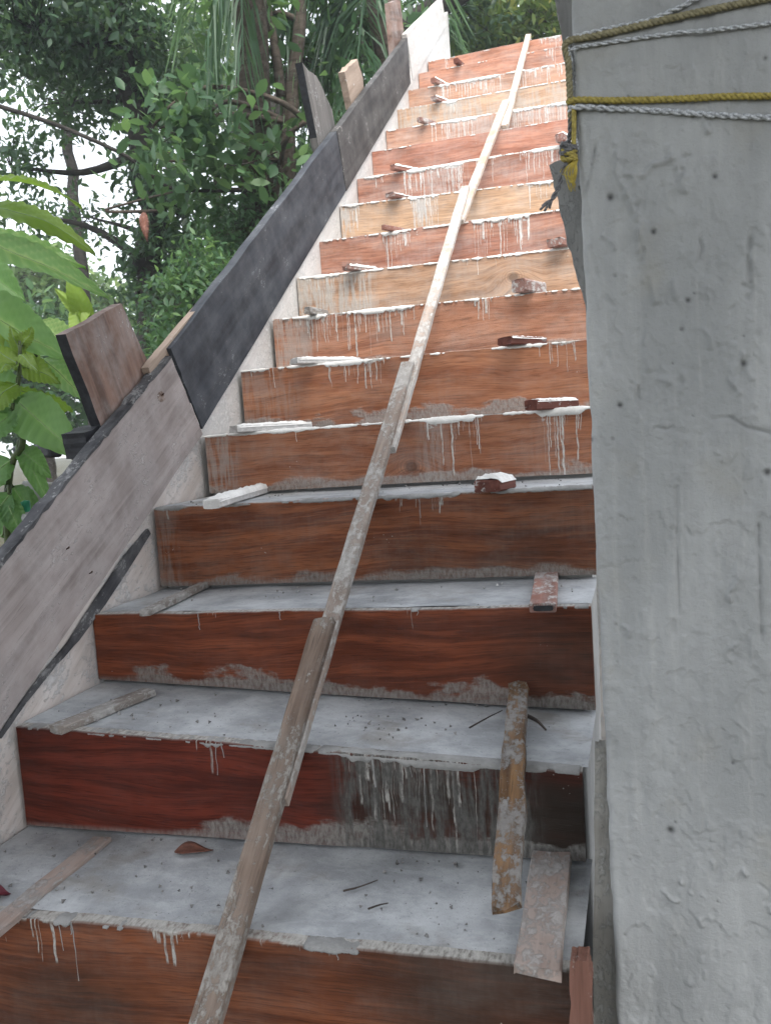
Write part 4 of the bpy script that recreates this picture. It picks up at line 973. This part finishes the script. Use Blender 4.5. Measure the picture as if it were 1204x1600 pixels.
# banana leaves, yellow green, beyond the big-leaf plant
M['banana'] = leafmat('banana leaf', (.16, .26, .03), (.22, .33, .05), None, .5)

def big_leaf(name, base, tip, width, up, mat, parent, droop=.12, serr=.06, fold=.18, seed=0, lv=.5, wav=.012):
    """broad leaf with a raised midrib, side-vein ripples and toothed outline"""
    r = np.random.default_rng(seed); base, tip = np.array(base, float), np.array(tip, float); L = np.linalg.norm(tip - base); ax_ = (tip - base) / L
    up = np.array(up, float); up = up - ax_ * (up @ ax_); up /= np.linalg.norm(up); sdv = np.cross(ax_, up)
    n, m_ = 34, 11; t = np.linspace(0, 1, n)
    w = width * .5 * (np.sin(np.pi * t ** .75) ** .8) * (1 - .25 * t); w[-1] = 0; w[0] = width * .03
    tooth = 1 + serr * (np.abs((t * 9) % 1 - .5) * 2 - .5) * (t > .15)
    q = np.linspace(-1, 1, m_)
    Tt, Q = np.meshgrid(t, q, indexing='ij')
    Wd = (w * 1)[:, None] * np.where(abs(Q) > .95, tooth[:, None], 1)
    hgt = fold * abs(Q) * Wd + .007 * np.sin((Tt * 9 - abs(Q) * 1.6) * 2 * math.pi) * abs(Q) * (1 - .4 * abs(Q)) + wav * vnoise(np.stack([Tt * 3 + seed, Q * 1.2], -1), seed) - droop * L * (Tt ** 2 - Tt) * 4 * .5
    P = base + Tt[..., None] * L * ax_ + (Q * Wd)[..., None] * sdv + hgt[..., None] * up
    mb = MB(); mb.grid(P)
    rib = base + t[:, None] * L * ax_ + (-droop * L * (t ** 2 - t) * 2)[:, None] * up + (wav * vnoise(np.stack([t * 3 + seed, t * 0], -1), seed))[:, None] * up
    me = mb.mesh(name, True)
    lva = np.where(abs(Q) < .03, min(1, lv + .30), lv + .13 * np.sin((Tt * 9 - abs(Q) * 1.6) * 2 * math.pi) * (abs(Q) < .97)) 
    add_attr(me, 'lv', np.clip(lva, 0, 1).ravel())
    return link(name, me, mat, parent), rib
M['bigleaf'] = leafmat('big soft leaf', (.10, .23, .07), (.22, .41, .13), (.40, .55, .20), .6, .4)
M['newleaf'] = leafmat('young bright leaf', (.16, .27, .03), (.25, .37, .05), (.34, .45, .10), .5, .45)
M['stem'] = flat('green stem', (.05, .07, .02), .6, .3, 60)
def plant(name, label, stem, rad, leaves, cat='plant', group='big leaved plants at left'):
    root = empty(name, stem[0], label, cat, group); mb = MB(); sp = smooth_path(stem, 30); mb.tube(sp, np.linspace(rad, rad * .4, len(sp)), 8)
    for k, (pb, pt, yb, yt, wd, mt, lv, up, drp) in enumerate(leaves):
        b, t = A(*pb, yb), A(*pt, yt); j = np.argmin(np.linalg.norm(sp - b, axis=1))
        mb.tube(smooth_path([sp[j], (sp[j] + b) / 2 + (0, 0, .015), b + (t - b) * .02], 8), .0035, 5)
        lo, rib = big_leaf('leaf', b, t, wd * 1.12, up, M[mt], root, drp, seed=len(label) + k, lv=lv)
        mb2 = MB(); mb2.tube(rib - np.array(up) / np.linalg.norm(up) * -.0008, np.linspace(.0016, .0004, len(rib)), 5)
        link('midrib', mb2.mesh('midrib', True), M['rib'], lo)
    link('stem', mb.mesh('stem', True), M['stem'], root)
    return root
M['rib'] = flat('leaf rib', (.20, .30, .12), .5, .2, 60)
F_ = (.35, -.75, .55)
plant('big_leaf_plant', 'bright green young plant with broad toothed leaves beside pale plank', [gz(A(0, 980, .9)), A(12, 820, .9), A(36, 690, .9), A(22, 640, .9), A(30, 590, .9), A(32, 540, .92)], .011,
      [((22, 622), (132, 720), .9, .85, .125, 'bigleaf', .55, (.2, -.9, .45), .10), ((35, 560), (20, 512), .92, .95, .035, 'newleaf', .6, (.2, -.9, .2), .1), ((32, 560), (62, 585), .92, .80, .04, 'newleaf', .5, (-.1, -.5, .9), .15),
       ((28, 570), (-40, 520), .92, .95, .07, 'newleaf', .6, F_, .1), ((28, 575), (-20, 585), .9, .8, .05, 'newleaf', .35, (0, -.6, .8), .1), ((60, 560), (140, 628), 1.05, 1.05, .09, 'bigleaf', .75, (.1, -.6, .8), .12),
       ((25, 610), (115, 640), 1.0, 1.1, .10, 'newleaf', .1, (.1, -.5, -.8), .05), ((20, 640), (-50, 560), .88, .9, .12, 'bigleaf', .45, F_, .08), ((22, 640), (-45, 700), .88, .8, .12, 'bigleaf', .35, F_, .1),
       ((30, 700), (80, 745), .92, .9, .06, 'bigleaf', .5, F_, .1), ((20, 720), (-60, 790), .9, .85, .11, 'bigleaf', .25, F_, .1), ((30, 690), (84, 800), .95, .92, .05, 'bigleaf', .3, F_, .1),
       ((5, 840), (60, 760), 1.0, 1.05, .08, 'bigleaf', .2, F_, .1), ((30, 570), (95, 600), .95, 1.0, .07, 'newleaf', .4, F_, .12), ((28, 600), (-30, 650), .86, .8, .08, 'newleaf', .3, F_, .12), ((40, 650), (105, 690), 1.0, 1.05, .08, 'newleaf', .05, F_, .1), ((15, 770), (-30, 850), .85, .8, .09, 'bigleaf', .1, F_, .1), ((20, 760), (70, 830), .98, .95, .07, 'bigleaf', .15, F_, .1), ((32, 545), (52, 512), .93, .97, .04, 'newleaf', .7, F_, .1), ((0, 500), (70, 590), 1.2, 1.2, .09, 'newleaf', .2, F_, .1), ((10, 780), (40, 850), .85, .82, .06, 'bigleaf', .1, F_, .1)])
plant('big_leaf_plant', 'tall plant with long arching green leaves reaching in from left edge', [gz(A(-110, 900, 1.1)), A(-110, 700, 1.1), A(-80, 500, 1.1), A(-60, 380, 1.1), A(-50, 330, 1.1)], .014,
      [((-45, 285), (128, 322), 1.1, 1.0, .06, 'newleaf', .2, (.1, -.35, .95), .16), ((-40, 320), (150, 402), 1.1, 1.05, .085, 'newleaf', .12, (.1, -.45, .9), .16), ((-50, 370), (135, 420), 1.12, 1.2, .09, 'bigleaf', .8, (.2, -.8, .55), .14),
       ((-40, 370), (172, 468), 1.05, 1.0, .095, 'bigleaf', .75, (.25, -.75, .6), .10), ((-70, 470), (108, 560), 1.0, 1.0, .16, 'bigleaf', .65, (.25, -.8, .5), .10), ((-60, 400), (40, 470), 1.3, 1.3, .12, 'bigleaf', .3, F_, .1), ((60, 500), (130, 560), 1.3, 1.3, .09, 'bigleaf', .9, F_, .1)])
root = empty('banana_plant', gz(A(150, 640, 3.2)), 'yellow green banana plant between big leaves and wide stake', 'plant', None)
mb = MB(); p = smooth_path([gz(A(150, 640, 3.2)), A(148, 560, 3.2), A(140, 500, 3.2)], 10); mb.tube(p, np.linspace(.05, .03, len(p)), 8); link('stem', mb.mesh('stem', True), M['banana'], root)
for k, (b, t, w_) in enumerate([((140, 510), (105, 425), .13), ((130, 500), (118, 520 - 30), .10), ((145, 510), (140, 560), .14), ((140, 500), (85, 450), .09), ((135, 470), (110, 520), .12)]):
    big_leaf('leaf', A(*b, 3.2), A(*t, 3.1), w_, (.3, -.9, .2), M['banana'], root, .1, .02, seed=90 + k, lv=.3 + .15 * k)
# dead leaf hanging in the gap
dl_, _ = big_leaf('dead_leaf', A(224, 330, 3.0), A(230, 378, 3.0), .05, (.3, -.9, .1), M['dry'], None, .1, .0, seed=77); tag(dl_, 'single brown dead leaf hanging in front of shaded trunk', 'leaf')

# rubble and scraps on the ground beside the pale plank
def rock(name, c, sz, mat, label, cat, seed):
    r = np.random.default_rng(seed); v = np.array([(x, y, z) for x in (-1, 1) for y in (-1, 1) for z in (-1, 1)], float) * np.array(sz) * r.uniform(.75, 1.15, (8, 3))
    A_ = Matrix.Rotation(r.uniform(0, 3), 3, 'Z') @ Matrix.Rotation(r.uniform(-.35, .35), 3, 'X'); v = v @ np.array(A_).T + c
    mb = MB(); mb.add(v, [(0, 1, 3, 2), (4, 6, 7, 5), (0, 4, 5, 1), (2, 3, 7, 6), (0, 2, 6, 4), (1, 5, 7, 3)])
    o = link(name, mb.mesh(name), mat); md = o.modifiers.new('bevel', 'BEVEL'); md.width = .008; md.segments = 2
    return tag(o, label, cat)
rock('concrete_rubble', A(66, 770, 1.05), (.05, .04, .03), M['rubble'], 'pale slab of broken concrete beside pale plank', 'rubble', 1)
rock('concrete_rubble', A(50, 815, .85), (.025, .03, .02), M['rubble'], 'smaller lump of broken concrete below the pale slab', 'rubble', 2)
rock('wooden_offcut', A(62, 705, 1.25), (.12, .03, .02), M['tar'], 'dark offcut lying behind the big leaf plant', 'offcut', 3)
rock('plastic_scrap', A(40, 792, .9), (.014, .010, .018), flat('green plastic', (.02, .22, .12), .4, .2), 'small scrap of green plastic among the leaves', 'scrap', 4)


# ------------------------------------------------------------------ veil haze
mb = MB(); v = [(x, y, z) for x in (-43, 43) for y in (-31, 49) for z in (-1.8, 8.5)]  # haze box added to imitate the bluish lens veil over the foliage
mb.add(v, [(0, 1, 3, 2), (4, 6, 7, 5), (0, 4, 5, 1), (2, 3, 7, 6), (0, 2, 6, 4), (1, 5, 7, 3)])
hm = bpy.data.materials.new('veil haze'); hm.use_nodes = True; hn = hm.node_tree.nodes; hn.clear()
pvn = hn.new('ShaderNodeVolumePrincipled'); ho = hn.new('ShaderNodeOutputMaterial'); pvn.inputs['Color'].default_value = (.84, .93, 1, 1); pvn.inputs['Density'].default_value = .0035
hm.node_tree.links.new(pvn.outputs[0], ho.inputs['Volume'])
tag(link('haze', mb.mesh('haze'), hm), 'thin bluish veil haze added to imitate lens glare', None, None, 'stuff')
